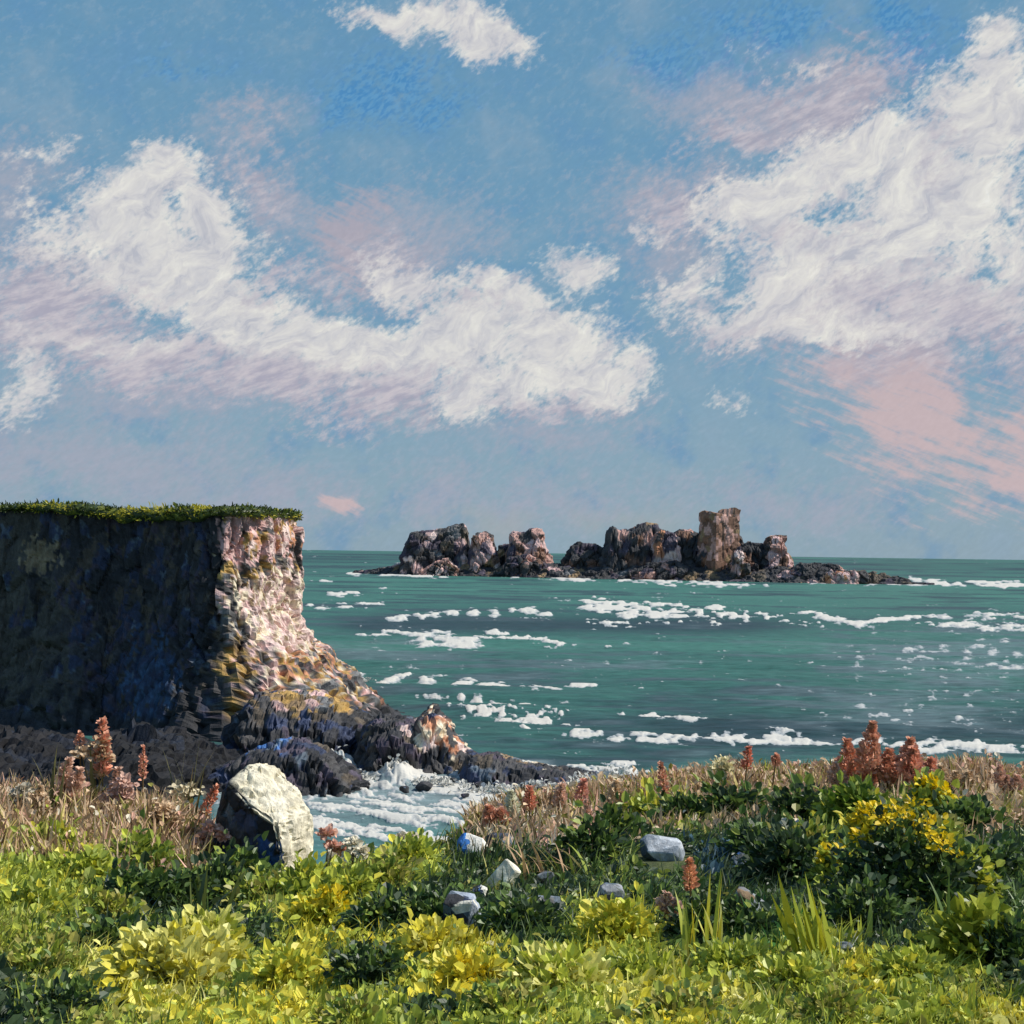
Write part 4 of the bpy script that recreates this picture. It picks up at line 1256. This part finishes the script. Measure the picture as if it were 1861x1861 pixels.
def build_bushes():
    yf = np.array(lin(238, 206, 28))
    # single bushes that stand out
    bush(1600, 1560, 62, 70, [(4, LIME), (4, YELLOW), (2, MID)], 'largest yellow-blossomed bush on the right half of the bank, below the salmon plume clump', None, 'flowering_bush', 700, (12, yf))
    bush(1520, 1612, 48, 46, [(4, MID), (3, LIME), (3, DEEP)], 'yellow-dotted bush over dark ground, left of and below the largest blossoming bush', None, 'flowering_bush', 420, (6, yf))
    bush(1692, 1492, 36, 56, [(4, LIME), (3, MID), (2, DEEP)], 'small bush with bright yellow blooms against the tan grass, highest of the flowering bushes', None, 'flowering_bush', 260, (8, np.array(lin(244, 212, 24))))
    bush(1762, 1640, 44, 84, [(5, LIME), (2, MID), (1, YELLOW)], 'upright lime bush with a pointed top near the right edge of the bank', None, 'leafy_bush', 420, (2, yf))
    bush(1560, 1500, 60, 52, [(5, np.array(lin(116, 140, 44))), (3, MID), (2, DEEP)], 'broad-leaved green bush in front of the salmon plume clump', None, 'leafy_bush', 420, None, (16, 32))
    bush(320, 1790, 140, 76, [(6, PALE), (3, YELLOW), (1, LIME)], 'wide pale yellow-green mound in the lower left of the bank', None, 'leafy_bush', 1300, None, (16, 34))
    bush(375, 1730, 55, 50, [(5, PALE), (3, LIME)], 'pale tufted bush topping the wide pale mound', None, 'leafy_bush', 380, None, (14, 28))
    bush(590, 1690, 62, 52, [(5, YELLOW), (3, LIME), (2, GOLD)], 'bright yellow bush below the tall angular boulder', None, 'flowering_bush', 480, (7, np.array(lin(226, 200, 36))))
    bush(530, 1800, 66, 50, [(5, YELLOW), (4, LIME)], 'golden-green bush low in the bank, right of the wide pale mound', None, 'leafy_bush', 480, None, (16, 30))
    bush(1120, 1710, 66, 52, [(5, YELLOW), (3, LIME), (2, MID)], 'yellow-leaved bush with a hollow middle beside the tall stems', None, 'leafy_bush', 480, None, (14, 28))
    bush(1020, 1800, 100, 46, [(5, PALE), (4, LIME), (2, YELLOW)], 'long pale lime bush low in the middle of the bank', None, 'leafy_bush', 700, None, (16, 32))
    bush(850, 1800, 52, 46, [(5, YELLOW), (2, GOLD), (2, LIME)], 'yellow bush beside a dark hollow in the lower middle', None, 'leafy_bush', 380, None, (16, 32))
    bush(250, 1590, 70, 44, [(4, LIME), (4, MID), (3, DEEP)], 'mid-green bush left of the boulder over a bluish hollow', None, 'leafy_bush', 460)
    bush(1770, 1745, 64, 64, [(6, np.array(lin(158, 162, 52))), (2, LIME), (1, MID)], 'big smooth-leaved lime bush near the lower right corner', None, 'leafy_bush', 420, None, (26, 46))
    bush(790, 1735, 66, 30, [(6, YELLOW), (2, PALE)], 'flat yellow cushion below the middle stones', None, 'leafy_bush', 400, None, (16, 30))
    bush(1650, 1650, 150, 150, [(6, DARKG), (4, DEEP), (2, MID)], 'tall dark green thicket with scattered yellow flowers filling the right side of the bank', None, 'flowering_bush', 1500, (16, yf))
    bush(1440, 1600, 90, 70, [(6, DARKG), (3, DEEP), (1, OLIVE)], 'dark leafy thicket around the hollow left of the tall flowering thicket', None, 'leafy_bush', 700)
    # kinds that repeat
    for x, y, r, h in ((90, 1560, 60, 36), (150, 1600, 50, 34), (560, 1630, 46, 44), (640, 1640, 46, 40), (740, 1580, 46, 32), (1180, 1500, 42, 30), (1440, 1800, 70, 40), (1330, 1770, 70, 40), (1660, 1780, 60, 34), (1160, 1790, 64, 44), (60, 1660, 60, 34)):
        bush(x, y, r, h, G_LIME, whereabouts('low lime-green bush', x, y), 'lime bushes on the bank', n=340)
    for x, y, r, h in ((80, 1770, 70, 50), (200, 1680, 60, 36), (480, 1640, 66, 36), (700, 1620, 56, 40), (1460, 1560, 56, 40), (1690, 1560, 60, 44), (920, 1850, 80, 40), (1500, 1860, 80, 40), (640, 1880, 80, 50), (1240, 1860, 80, 40)):
        bush(x, y, r, h, G_MID, whereabouts('low mid-green bush', x, y), 'mid-green bushes on the bank', n=340)
    for x, y, r, h in ((250, 1650, 90, 56), (400, 1640, 70, 50), (200, 1730, 70, 40), (700, 1690, 70, 44), (1340, 1490, 60, 46), (1455, 1488, 54, 44), (1240, 1500, 44, 30), (1120, 1530, 50, 34), (1760, 1510, 60, 44), (330, 1650, 70, 44), (430, 1600, 56, 36), (800, 1680, 70, 40), (960, 1690, 80, 36), (1080, 1560, 60, 44), (1380, 1560, 66, 40), (1580, 1680, 76, 60), (1680, 1660, 70, 60), (1800, 1600, 60, 60), (680, 1790, 80, 60), (1290, 1700, 56, 46), (1360, 1700, 66, 36), (1830, 1760, 50, 70), (120, 1850, 90, 50)):
        bush(x, y, r, h, [(5, DEEP), (3, DARKG), (2, MID)], whereabouts('low dark green bush', x, y), 'dark green bushes on the bank', n=380)


build_bushes()


# ------------------------------------------------------------------ stones
def stone(px, py, wpx, hpx, cols, label, dpx=None, rot=0.0, seed=1, name='stone', sink=.2, cap=None, flat=0.0, group=None, cat='stone', y=None):
    """an angular stone whose foot is seen at (px, py)"""
    r = np.random.default_rng(seed)
    base = at(px, py) if y is None else Vector((*(P(px, py, y))[:2], P(px, py, y).z))
    u = base.y / F
    w, h, d = wpx * u, hpx * u, (dpx or wpx * .8) * u
    bm = bmesh.new()
    for i in range(26):
        v = r.normal(0, 1, 3); v /= np.linalg.norm(v)
        v = np.sign(v) * np.abs(v) ** .75
        v = v * r.uniform(.86, 1.05)
        bm.verts.new((v[0] * w / 2, v[1] * d / 2, v[2] * h / 2 * (1 - flat * .3)))
    res = bmesh.ops.convex_hull(bm, input=list(bm.verts))
    bmesh.ops.delete(bm, geom=[v for v in bm.verts if not v.link_faces], context='VERTS')
    bmesh.ops.bevel(bm, geom=list(bm.edges), offset=.03 * w, segments=1, affect='EDGES', clamp_overlap=True)
    bmesh.ops.triangulate(bm, faces=list(bm.faces))
    bmesh.ops.subdivide_edges(bm, edges=list(bm.edges), cuts=2, use_grid_fill=True)
    bm.verts.ensure_lookup_table()
    co = np.array([v.co[:] for v in bm.verts])
    q = co / max(w, h) * 3 + seed
    nz = fbm(q[:, 0], q[:, 1], q[:, 2], 3) - .5
    co = co * (1 + .16 * nz[:, None])
    rm = np.array(Matrix.Rotation(rot, 3, 'Y') @ Matrix.Rotation(seed * 1.3, 3, 'Z'))
    rm = np.array(Matrix.Rotation(rot, 3, 'Y'))
    co = co @ rm.T
    Fc = np.array([[v.index for v in f.verts] for f in bm.faces if len(f.verts) == 3])
    bm.free()
    co[:, 2] += h * (.5 - sink)
    c = co[Fc].mean(1)
    nrm = np.cross(co[Fc[:, 1]] - co[Fc[:, 0]], co[Fc[:, 2]] - co[Fc[:, 0]])
    nrm /= np.linalg.norm(nrm, axis=1, keepdims=True) + 1e-9
    qq = c / max(w, h) * 3.2 + seed
    f1, f2, cid = cells(qq[:, 0], qq[:, 1], qq[:, 2])
    col = pick(rnd(cid, 3), cols)
    if cap is not None:
        col = cap(c, nrm, cid, col, w, h)
    col = col * (.85 + .3 * rnd(cid, 5))[:, None]
    o = mesh_np(name, co, Fc, STONE, tint=col)
    o.location = base
    tag(o, label, cat, group)
    return o


def build_boulder():
    """the tall boulder: its sunlit top and right flank are painted pale, its shaded left front dark"""
    d = 18.4
    foot = P(490, 1614, d)
    pts = [(415, 1424, -.15), (470, 1382, .15), (500, 1388, .35), (536, 1420, .30), (564, 1478, .10), (568, 1535, .05), (556, 1640, -.05),
           (452, 1462, -.50), (502, 1496, -.62), (514, 1560, -.62), (514, 1640, -.60), (394, 1500, -.05), (384, 1640, 0),
           (440, 1402, .75), (540, 1440, .85), (562, 1640, .75), (396, 1640, .75), (430, 1440, -.30)]
    bm = bmesh.new()
    for x, y, o in pts:
        p = P(x, y, d + o)
        bm.verts.new((p.x - foot.x, p.y - foot.y, p.z - foot.z))
    bmesh.ops.convex_hull(bm, input=list(bm.verts))
    bmesh.ops.delete(bm, geom=[v for v in bm.verts if not v.link_faces], context='VERTS')
    bmesh.ops.bevel(bm, geom=list(bm.edges), offset=.025, segments=2, affect='EDGES', clamp_overlap=True)
    bmesh.ops.triangulate(bm, faces=list(bm.faces))
    for k in range(4):
        long = [e for e in bm.edges if e.calc_length() > .05]
        bmesh.ops.subdivide_edges(bm, edges=long, cuts=1)
        bmesh.ops.triangulate(bm, faces=list(bm.faces))
    bm.normal_update()
    V = np.array([v.co[:] for v in bm.verts]); N = np.array([v.normal[:] for v in bm.verts])
    Fc = np.array([[v.index for v in f.verts] for f in bm.faces])
    bm.verts.index_update()
    bm.free()
    x, y, z = V[:, 0], V[:, 1], V[:, 2]
    V = V + N * (.16 * (fbm(x * 2.6, y * 2.6, z * 2.6, 3) - .5) + .07 * (fbm(x * 9, y * 9, z * 7, 3) - .5))[:, None]
    q = V * 3.0
    f1, f2, cid = cells(q[:, 0], q[:, 1], q[:, 2])
    V = V + N * (.05 * (rnd(cid, 1) - .5) - .03 * smooth(.10, 0, f2 - f1))[:, None]
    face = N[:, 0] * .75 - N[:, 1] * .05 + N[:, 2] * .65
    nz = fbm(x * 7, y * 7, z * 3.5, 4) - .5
    sun_side = face + .8 * nz > .16  # faces turned to the sun, painted pale for the light on them
    dark = pick(rnd(cid, 3), [(8, np.array(lin(36, 38, 44))), (3, NAVY), (2, DARK), (1, SLATE)])  # faces turned away, painted near-black for their shade
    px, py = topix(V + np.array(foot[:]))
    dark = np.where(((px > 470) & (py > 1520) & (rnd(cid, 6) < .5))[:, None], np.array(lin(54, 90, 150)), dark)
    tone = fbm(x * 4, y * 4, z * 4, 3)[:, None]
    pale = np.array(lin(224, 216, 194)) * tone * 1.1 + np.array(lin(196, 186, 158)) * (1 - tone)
    col = np.where(sun_side[:, None], pale, dark)
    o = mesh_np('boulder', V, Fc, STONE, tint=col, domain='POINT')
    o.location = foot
    tag(o, 'tall angular boulder, cream on its sunlit top and right flank, dark on its shaded left', 'boulder')


build_boulder()
_w = [(6, WHITE), (3, CREAM)]
_g = [(4, SLATE), (4, GREY), (3, np.array(lin(160, 162, 166))), (2, DARK)]
_b = [(5, BLACK), (3, NAVY), (2, SLATE)]


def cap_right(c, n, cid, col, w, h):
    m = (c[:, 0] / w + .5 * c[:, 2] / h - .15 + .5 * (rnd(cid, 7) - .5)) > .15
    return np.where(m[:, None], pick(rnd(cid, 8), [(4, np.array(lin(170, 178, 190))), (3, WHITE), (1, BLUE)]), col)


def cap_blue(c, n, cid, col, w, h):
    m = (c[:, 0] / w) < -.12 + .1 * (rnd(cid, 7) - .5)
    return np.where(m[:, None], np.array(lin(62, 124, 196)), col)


stone(856, 1556, 58, 56, [(6, np.array(lin(246, 242, 230))), (2, WHITE)], 'rounded white stone with a blue left side on the dip of the bank', seed=4, cap=cap_blue)
stone(914, 1610, 62, 72, [(6, np.array(lin(244, 236, 212))), (2, np.array(lin(248, 244, 232)))], 'square cream stone just below the blue-sided stone', seed=9, rot=.35)
stone(836, 1680, 84, 74, _b, 'dark blue-black rock with a grey-white right shoulder in the middle of the bank', seed=14, cap=cap_right, name='rock', cat='rock')
stone(872, 1632, 34, 30, _b, 'small dark stone with a white splash between the cream stone and the blue-black rock', seed=15, cap=cap_right)
stone(985, 1668, 78, 56, [(4, np.array(lin(166, 172, 184))), (3, GREY), (2, SLATE)], 'pale grey lumpy stone right of the cream stone', seed=21)
stone(990, 1606, 42, 30, _g, 'small blue-grey stone under the arching tan grass', seed=25)
stone(1204, 1560, 92, 52, [(6, np.array(lin(146, 154, 162))), (2, SLATE), (2, np.array(lin(186, 190, 194)))], 'broad slate-blue stone with a bright top edge among the rim plants', seed=31, rot=.18)
stone(1366, 1655, 84, 44, [(4, np.array(lin(150, 154, 158))), (3, TAN), (3, GREY)], 'slanting grey slab with a buff corner beside the tall yellow leaves', seed=36, rot=.55, flat=.5)
stone(1442, 1506, 56, 26, _w + [(4, np.array(lin(180, 180, 190)))], 'small white slab lying in dark plants below the right-hand tan grass', seed=41, rot=.2)
stone(1472, 1580, 30, 42, _g, 'upright small grey stone in the dark hollow left of the yellow blossoms', seed=46)
stone(1345, 1575, 40, 34, [(4, SLATE), (2, GREY), (3, BLUE)], 'bluish stone half hidden in the dark hollow on the right', seed=51)
stone(908, 1540, 60, 34, _b + [(2, GREY)], 'dark stone behind the arching tan grass tuft', seed=56)
stone(1080, 1548, 54, 24, [(3, np.array(lin(178, 178, 186))), (4, DARK)], 'grey-white flat stone at the feet of the rust spikes', seed=61)
stone(1110, 1640, 56, 44, _g, 'mottled grey stone among dark bushes left of the tall stems', seed=63)
stone(1500, 1560, 28, 18, _g, 'tiny grey stone under the yellow-dotted bush', seed=66)
stone(770, 1545, 70, 26, [(4, np.array(lin(120, 126, 110))), (2, GREY), (1, WHITE)], 'flat grey-green stone on the lip above the cove water', seed=68, flat=.4)
stone(610, 1560, 46, 40, [(5, CREAM), (2, PINK2)], 'small cream stone at the right foot of the tall boulder', seed=71)
stone(755, 1722, 44, 24, _w + [(3, np.array(lin(160, 160, 166)))], 'pale pebble-like stone at the top of the flat yellow cushion', seed=75)
stone(1535, 1735, 34, 30, _g, 'small grey stone behind the tall yellow leaves at lower right', seed=77)
stone(400, 1555, 50, 22, [(5, CREAM), (1, GREY)], 'thin cream stone against the dark left side of the tall boulder', seed=79, rot=-.3)
# ------------------------------------------------------------------ boulders at the foot of the headland
def build_shore_boulders():
    spots = [(560, 1405, 34), (640, 1392, 30), (700, 1420, 26), (770, 1432, 34), (820, 1425, 28), (870, 1434, 36), (905, 1428, 24), (950, 1430, 30), (985, 1436, 24), (1015, 1432, 22),
             (1055, 1428, 30), (1095, 1422, 26), (1180, 1430, 22), (735, 1438, 20), (845, 1447, 18), (925, 1444, 18), (1030, 1442, 16), (600, 1418, 20), (670, 1405, 22), (1210, 1434, 14)]
    for i, (x, y, w) in enumerate(spots):
        p = onsea(x, y, 0)
        stone(x, y, w, w * random.uniform(.45, .8), [(6, BLACK), (3, DARK), (1, SLATE), (1, PLUM)], 'wet black boulder at the waterline below the headland', seed=200 + i, name='boulder', cat='boulder', group='wet boulders below the headland', y=p.y, sink=.3)


build_shore_boulders()


# ------------------------------------------------------------------ taller single plants
def seed_spike_mesh(n, h, r, col, lean=0.0, fine=1.0):
    t = rng.random(n) ** .9
    a = rng.uniform(0, 2 * math.pi, n)
    rad = r * (np.sin(np.clip(t * 1.05 + .12, 0, 1) * math.pi) ** .6) * rng.uniform(.4, 1, n) * (1 + .5 * (fine > 1) * (vnoise(t * 7 + r * 90, a * 1.2) - .5) * 2)
    pos = np.stack([np.cos(a) * rad + lean * h * t * t, np.sin(a) * rad, t * h], -1)
    ax = np.stack([np.cos(a), np.sin(a), np.full(n, .9)], -1) + rng.normal(0, .3, (n, 3))
    L = rng.uniform(.55, 1.1, n) * r * 1.1 / fine ** .6
    return leaves(pos, ax, L, L * .75, np.asarray(col) * rng.uniform(.75, 1.25, (n, 1)))


def dock(px, py, hpx, col, label, lean=0.0, spikes=1, wpx=9, y=None, group=None, stemcol=None, frac=.6, name='dock_plant', fine=1.0):
    """a plant with one or more upright seed spikes"""
    base = at(px, py) if y is None else None
    if base is None:
        q = P(px, py, y)
        base = Vector((q.x, y, float(ground(q.x, y))))
        hpx = hpx + (base.z - q.z) * -F / y if base.z < q.z else hpx
    u = base.y / F
    root = empty(name, base, label, 'plant', group)
    sc = np.array(lin(120, 96, 60)) if stemcol is None else stemcol
    for k in range(spikes):
        dx = (k - (spikes - 1) / 2) * wpx * 2.0 * u
        H = hpx * u * (1 if k == 0 else rng.uniform(.6, .95))
        ln = lean + rng.normal(0, .08)
        pts = [(dx * .2, 0, -.03), (dx * .6 + ln * H * .2, 0, H * .4), (dx + ln * H * .62, 0, H * .97)]
        v, f = tube(pts, 2.0 * u, 1.0 * u, 5)
        mesh_np('stem', v, f, DRY, root, tint=np.tile(sc, (len(f), 1)))
        v, f, cl = seed_spike_mesh(int((210 * frac + 50) * fine), H * frac, wpx * u, np.minimum(np.asarray(col) * .92 + np.array([.14, .125, .10]), .8), fine=fine)
        sp = mesh_np('seed_spike', v, f, DRY, root, tint=cl)
        sp.location = (dx + ln * H * .62 * (1 - frac) ** 1.3, 0, H * (1 - frac))
        sp.rotation_euler = (0, math.atan(ln * .9), 0)
    for k in range(4):
        a = rng.uniform(0, 2 * math.pi)
        v, f, cl = leaves(np.array([[0, 0, 0.0]]), np.array([[math.cos(a), math.sin(a), .9]]), np.array([26.0]) * u, np.array([9.0]) * u, np.array([MID * .8]))
        mesh_np('leaf', v, f, LEAF, root, tint=cl)
    return root


_blade_cache = {}


def blade_mesh(col, kind):
    key = (tuple(np.round(col, 3)), kind)
    if key not in _blade_cache:
        droop = (.0, .25, .6)[kind % 3]
        n = 7
        rows = []
        for k in range(n):
            t = k / (n - 1)
            x = droop * t ** 2.0
            z = t - droop * .45 * t ** 2.4
            w = .5 * (np.sin(math.pi * (0.18 + .82 * t) ** 1.1) * .8 + .2) * (1 - t ** 5)
            rows += [(x, -w, z + .0), (x + .1 * w * 0, w, z)]
        V = np.array(rows)
        i = np.arange(n - 1)[:, None] * 2
        Fc = i + np.array([[0, 1, 3, 2]])
        me = mesh_np('blade', V, Fc, LEAF if kind < 3 else DRY, tint=np.tile(col, (len(Fc), 1)), smooth_shade=True)
        _blade_cache[key] = me.data
        bpy.data.objects.remove(me)
    return _blade_cache[key]


def tuft(px, py, hpx, n, cols, label, spread=.35, lean=0.0, wpx=5, y=None, group=None, name='grass_tuft', dry=False, rpx=10, arch=0):
    base = at(px, py) if y is None else None
    if base is None:
        q = P(px, py, y)
        base = Vector((q.x, y, float(ground(q.x, y))))
    u = base.y / F
    root = empty(name, base, label, 'grass tuft', group)
    for k in range(n):
        col = np.asarray(cols[k % len(cols)])
        kind = (1 + (k % 2) if arch else k % 2) + (3 if dry else 0)
        o = bpy.data.objects.new('blade', blade_mesh(col, kind))
        COL.objects.link(o)
        o.parent = root
        h = hpx * u * rng.uniform(.55, 1.05)
        o.location = (rng.normal(0, rpx * u), rng.normal(0, rpx * .6 * u), -.02)
        a = rng.uniform(0, 2 * math.pi) if not arch else (math.pi if arch < 0 else 0) + rng.normal(0, .5)
        tl = abs(rng.normal(0, spread))
        o.rotation_euler = (0, tl * .9 + 0, a)
        o.rotation_euler = (Matrix.Rotation(lean, 3, 'Y') @ Matrix.Rotation(a, 3, 'Z') @ Matrix.Rotation(tl, 3, 'Y') @ Matrix.Rotation(rng.normal(0, .7), 3, 'Z')).to_euler()
        o.scale = (h, wpx * u * rng.uniform(.7, 1.3), h)
    return root


def umbel(px, py, hpx, rpx, col, label, y=None, group=None, heads=3, name='seed_head_plant'):
    """a stalk with rounded clusters of dry florets"""
    base = at(px, py) if y is None else None
    if base is None:
        q = P(px, py, y)
        base = Vector((q.x, y, float(ground(q.x, y))))
    u = base.y / F
    root = empty(name, base, label, 'plant', group)
    for k in range(heads):
        e = np.array([rng.normal(0, rpx * .9) * u * (k > 0), rng.normal(0, .05), hpx * u * (1 if k == 0 else rng.uniform(.5, .95))])
        v, f = tube([(0, 0, -.03), e * .55 + np.array([.01, 0, 0]), e], 1.8 * u, .9 * u, 4)
        mesh_np('stem', v, f, DRY, root, tint=np.tile(np.array(lin(118, 104, 64)), (len(f), 1)))
        m = 64
        d = rng.normal(0, 1, (m, 3)); d /= np.linalg.norm(d, axis=1, keepdims=True); d[:, 2] = np.abs(d[:, 2]) * .8
        rr = rpx * u * (1 if k == 0 else .75)
        pos = e + d * rr * rng.uniform(.05, 1, (m, 1))
        Lf = rng.uniform(7, 13, m) * u
        v, f, cl = leaves(pos, d + rng.normal(0, .5, (m, 3)), Lf, Lf * .9, np.tile(np.asarray(col), (m, 1)) * rng.uniform(.8, 1.15, (m, 1)))
        mesh_np('flower_head', v, f, DRY, root, tint=cl)
    return root


def build_plants():
    # rust-coloured spikes, left side
    dock(186, 1480, 195, RUST, 'tallest rust spike standing before the dark cliff on the left', 0, 1, 13, group=None, frac=.5)
    dock(115, 1500, 120, SALMON, 'leaning salmon seed spikes left of the tallest rust spike', .15, 2, 11)
    dock(150, 1480, 165, RUST * .9, 'thin stalk with a small rust tuft just left of the tallest spike', -.05, 1, 7, frac=.18)
    dock(258, 1490, 158, RUST, 'slim rust spike apart from the others, right of the tallest on the left side', -.06, 1, 6, frac=.38)
    dock(356, 1500, 112, np.array(lin(212, 134, 100)), 'rust spike tilted right beside the tall boulder', .42, 1, 8, frac=.55)
    dock(214, 1490, 115, SALMON, 'pink seed spikes right under the tallest rust spike', .1, 2, 11)
    dock(70, 1510, 80, BISCUIT, 'short biscuit spikes in the tan growth near the left edge', .05, 2, 9)
    dock(300, 1515, 60, SALMON * .9, 'short pink spikes before the cream flower cluster', .1, 2, 9)
    # cream seed heads
    umbel(178, 1500, 150, 22, BISCUIT, 'cream tufted head below the tallest rust spike', heads=4)
    umbel(335, 1530, 82, 34, np.array(lin(226, 212, 178)), 'large round cream flower head left of the tall boulder', heads=3)
    umbel(300, 1540, 62, 20, BISCUIT, 'cluster of small buff heads in front of the large cream flower head', heads=5)
    umbel(225, 1510, 82, 20, np.array(lin(214, 176, 158)), 'pinkish beige heads between the rust spikes on the left', heads=4)
    umbel(40, 1510, 70, 16, np.array(lin(190, 180, 160)), 'greyish cream heads by the left edge', heads=4)
    umbel(380, 1580, 70, 15, SALMON, 'small pink-beige heads at the dark foot of the tall boulder', heads=4)
    umbel(592, 1590, 70, 16, SALMON, 'coral and cream heads right of the tall boulder', heads=3)
    umbel(640, 1590, 52, 15, CREAMP, 'scattered cream heads on the lip right of the boulder', heads=4)
    umbel(1310, 1470, 74, 24, np.array(lin(226, 214, 170)), 'cream fan-shaped flower head in the tan grass left of the salmon plume clump', heads=2)
    umbel(745, 1560, 36, 12, CREAMP, 'tiny white flower heads on the lip above the water', heads=5)
    # tall grass, left
    tuft(95, 1500, 190, 9, [np.array(lin(128, 124, 80)), np.array(lin(100, 96, 62))], 'tall olive grass stalks at far left before the dark cliff', .10, .03, 6, rpx=9)
    tuft(335, 1520, 190, 14, [np.array(lin(120, 112, 66)), np.array(lin(88, 84, 50)), np.array(lin(140, 120, 84))], 'tall olive grass tuft just left of the tall boulder', .13, .10, 6, rpx=12)
    tuft(165, 1480, 165, 8, [np.array(lin(118, 116, 72))], 'olive grass blades behind the tallest rust spike', .09, -.03, 6, rpx=9)
    tuft(240, 1640, 90, 9, [DEEP, MID], 'dark grass tuft in the bluish hollow left of the boulder', .45, .1, 6)
    tuft(370, 1680, 120, 9, [np.array(lin(90, 100, 44)), DARKG], 'splayed dark blades below the tall boulder', .55, .1, 7)
    tuft(530, 1760, 90, 10, [MID, LIME, DEEP], 'green blades in front of the bright yellow bush', .4, -.15, 6)
    # middle
    tuft(968, 1600, 120, 16, [TANP, np.array(lin(120, 100, 60)), np.array(lin(150, 124, 80))], 'arching tan grass tuft behind the cream stone', .35, -.05, 5, dry=True, arch=-1, rpx=22)
    tuft(1040, 1600, 110, 16, [np.array(lin(110, 104, 54)), TANP, MID], 'arching olive and tan tuft right of the cream stone', .35, -.02, 5, dry=True, arch=-1, rpx=24)
    dock(935, 1500, 60, CREAMP, 'cream knobbed spike tilted left on the middle of the rim', -.3, 1, 9, frac=.75)
    dock(962, 1500, 66, RUST, 'rust spike on the middle of the rim, right of the cream knobbed one', -.05, 1, 9, frac=.6)
    dock(905, 1512, 44, np.array(lin(214, 152, 122)), 'low rust tuft at the left end of the tan growth on the rim', -.2, 2, 10, frac=.7)
    dock(1012, 1495, 66, SALMON, 'salmon spike in the middle tan growth, left of the red one', .05, 1, 9)
    dock(1052, 1510, 90, np.array(lin(214, 146, 126)), 'red-pink spike in the middle tan growth', .04, 1, 9, frac=.5)
    dock(1085, 1555, 100, SALMON, 'slanting salmon stalk below the red-pink spike', -.25, 1, 8, frac=.8)
    dock(1120, 1500, 80, BISCUIT, 'biscuit plume at the right of the middle tan growth', .1, 2, 10)
    dock(1212, 1480, 92, np.array(lin(210, 146, 118)), 'lone curved rust spike before the sea, left of the right-hand tan grass', -.05, 1, 7, frac=.7)
    dock(1352, 1460, 100, np.array(lin(212, 126, 98)), 'thin red spike before the white breakers, left of the salmon plume clump', 0, 1, 8, frac=.4)
    dock(1402, 1455, 82, np.array(lin(208, 146, 118)), 'short red-tipped stalk between the thin red spike and the salmon plume clump', 0, 1, 7, frac=.25)
    dock(1520, 1450, 62, SALMON, 'low salmon spikes close left of the salmon plume clump', .05, 2, 8)
    dock(1612, 1446, 128, np.array(lin(228, 160, 130)), 'tallest and broadest clump of salmon plumes on the right of the rim', .10, 3, 19, frac=.72, name='plume_plant', fine=2.6)
    dock(1566, 1446, 98, np.array(lin(226, 156, 126)), 'smaller salmon plume clump leaning against the broadest one', -.12, 2, 16, frac=.72, name='plume_plant', fine=2.2)
    dock(1664, 1446, 84, np.array(lin(224, 152, 122)), 'salmon plume clump fanning out right of the broadest one', .22, 2, 18, frac=.75, name='plume_plant', fine=2.2)
    dock(1690, 1445, 46, SALMON, 'low salmon spikes close right of the salmon plume clump', .05, 3, 8)
    dock(1740, 1450, 56, BISCUIT, 'buff plumes on the rim right of the salmon plume clump', 0, 3, 9)
    dock(1830, 1455, 60, SALMON * .95, 'salmon plumes on the rim by the right edge', .05, 3, 8)
    # right: tall yellow-green leaves
    tuft(1480, 1745, 165, 20, [LIME, YELLOW, np.array(lin(176, 172, 44)), MID], 'fan of tall yellow-green leaves leaning left on the right half of the bank', .22, -.22, 12, rpx=26, name='leaf_fan')
    tuft(1545, 1720, 100, 8, [LIME, MID], 'short blades right of the leaf fan', .3, .05, 8, rpx=16)
    tuft(1265, 1745, 170, 12, [LIME, np.array(lin(190, 176, 50)), MID], 'clump of tall upright stems with golden tips in the middle right', .09, -.02, 8, rpx=22)
    tuft(1300, 1740, 165, 6, [YELLOW, PALE], 'pair of pale upright stems right of the golden-tipped clump', .06, .02, 8, rpx=8)
    dock(1256, 1690, 124, np.array(lin(222, 150, 104)), 'orange spike rising among the tall upright stems', -.02, 1, 10, frac=.45)
    dock(1212, 1690, 62, SALMON, 'orange-pink flower tuft left of the tall upright stems', 0, 2, 12, frac=.5)
    tuft(1720, 1720, 150, 8, [DEEP, MID, LIME], 'dark upright blades by the smooth-leaved bush at lower right', .12, .02, 8, rpx=16)
    tuft(1230, 1790, 110, 16, [PALE, LIME, np.array(lin(150, 140, 60))], 'pale splayed grass at the foot of the tall upright stems', .5, -.1, 6, rpx=24)
    tuft(1560, 1470, 70, 6, [MID, DEEP], 'dark green blades before the salmon plume clump', .2, .05, 8)
    tuft(1640, 1480, 80, 7, [np.array(lin(120, 140, 52)), PALE], 'pale green pointed leaves right of the salmon plume clump', .15, .12, 8)
    for x, y, h in ((60, 1850, 90), (180, 1840, 80), (420, 1850, 80), (600, 1840, 100), (700, 1830, 80), (960, 1850, 70), (1110, 1850, 80), (1400, 1840, 90), (1620, 1830, 90), (1760, 1850, 90), (1830, 1830, 90), (300, 1880, 80), (850, 1870, 80), (1300, 1880, 80), (1500, 1880, 80)):
        tuft(x, y, h, 10, [DEEP, MID, LIME], whereabouts('loose grass tuft', x, y), .4, .08, 5, group='green grass tufts low on the bank')


build_plants()

scene.cycles.max_bounces = 6
scene.cycles.diffuse_bounces = 3
scene.cycles.transmission_bounces = 3
scene.cycles.transparent_max_bounces = 4
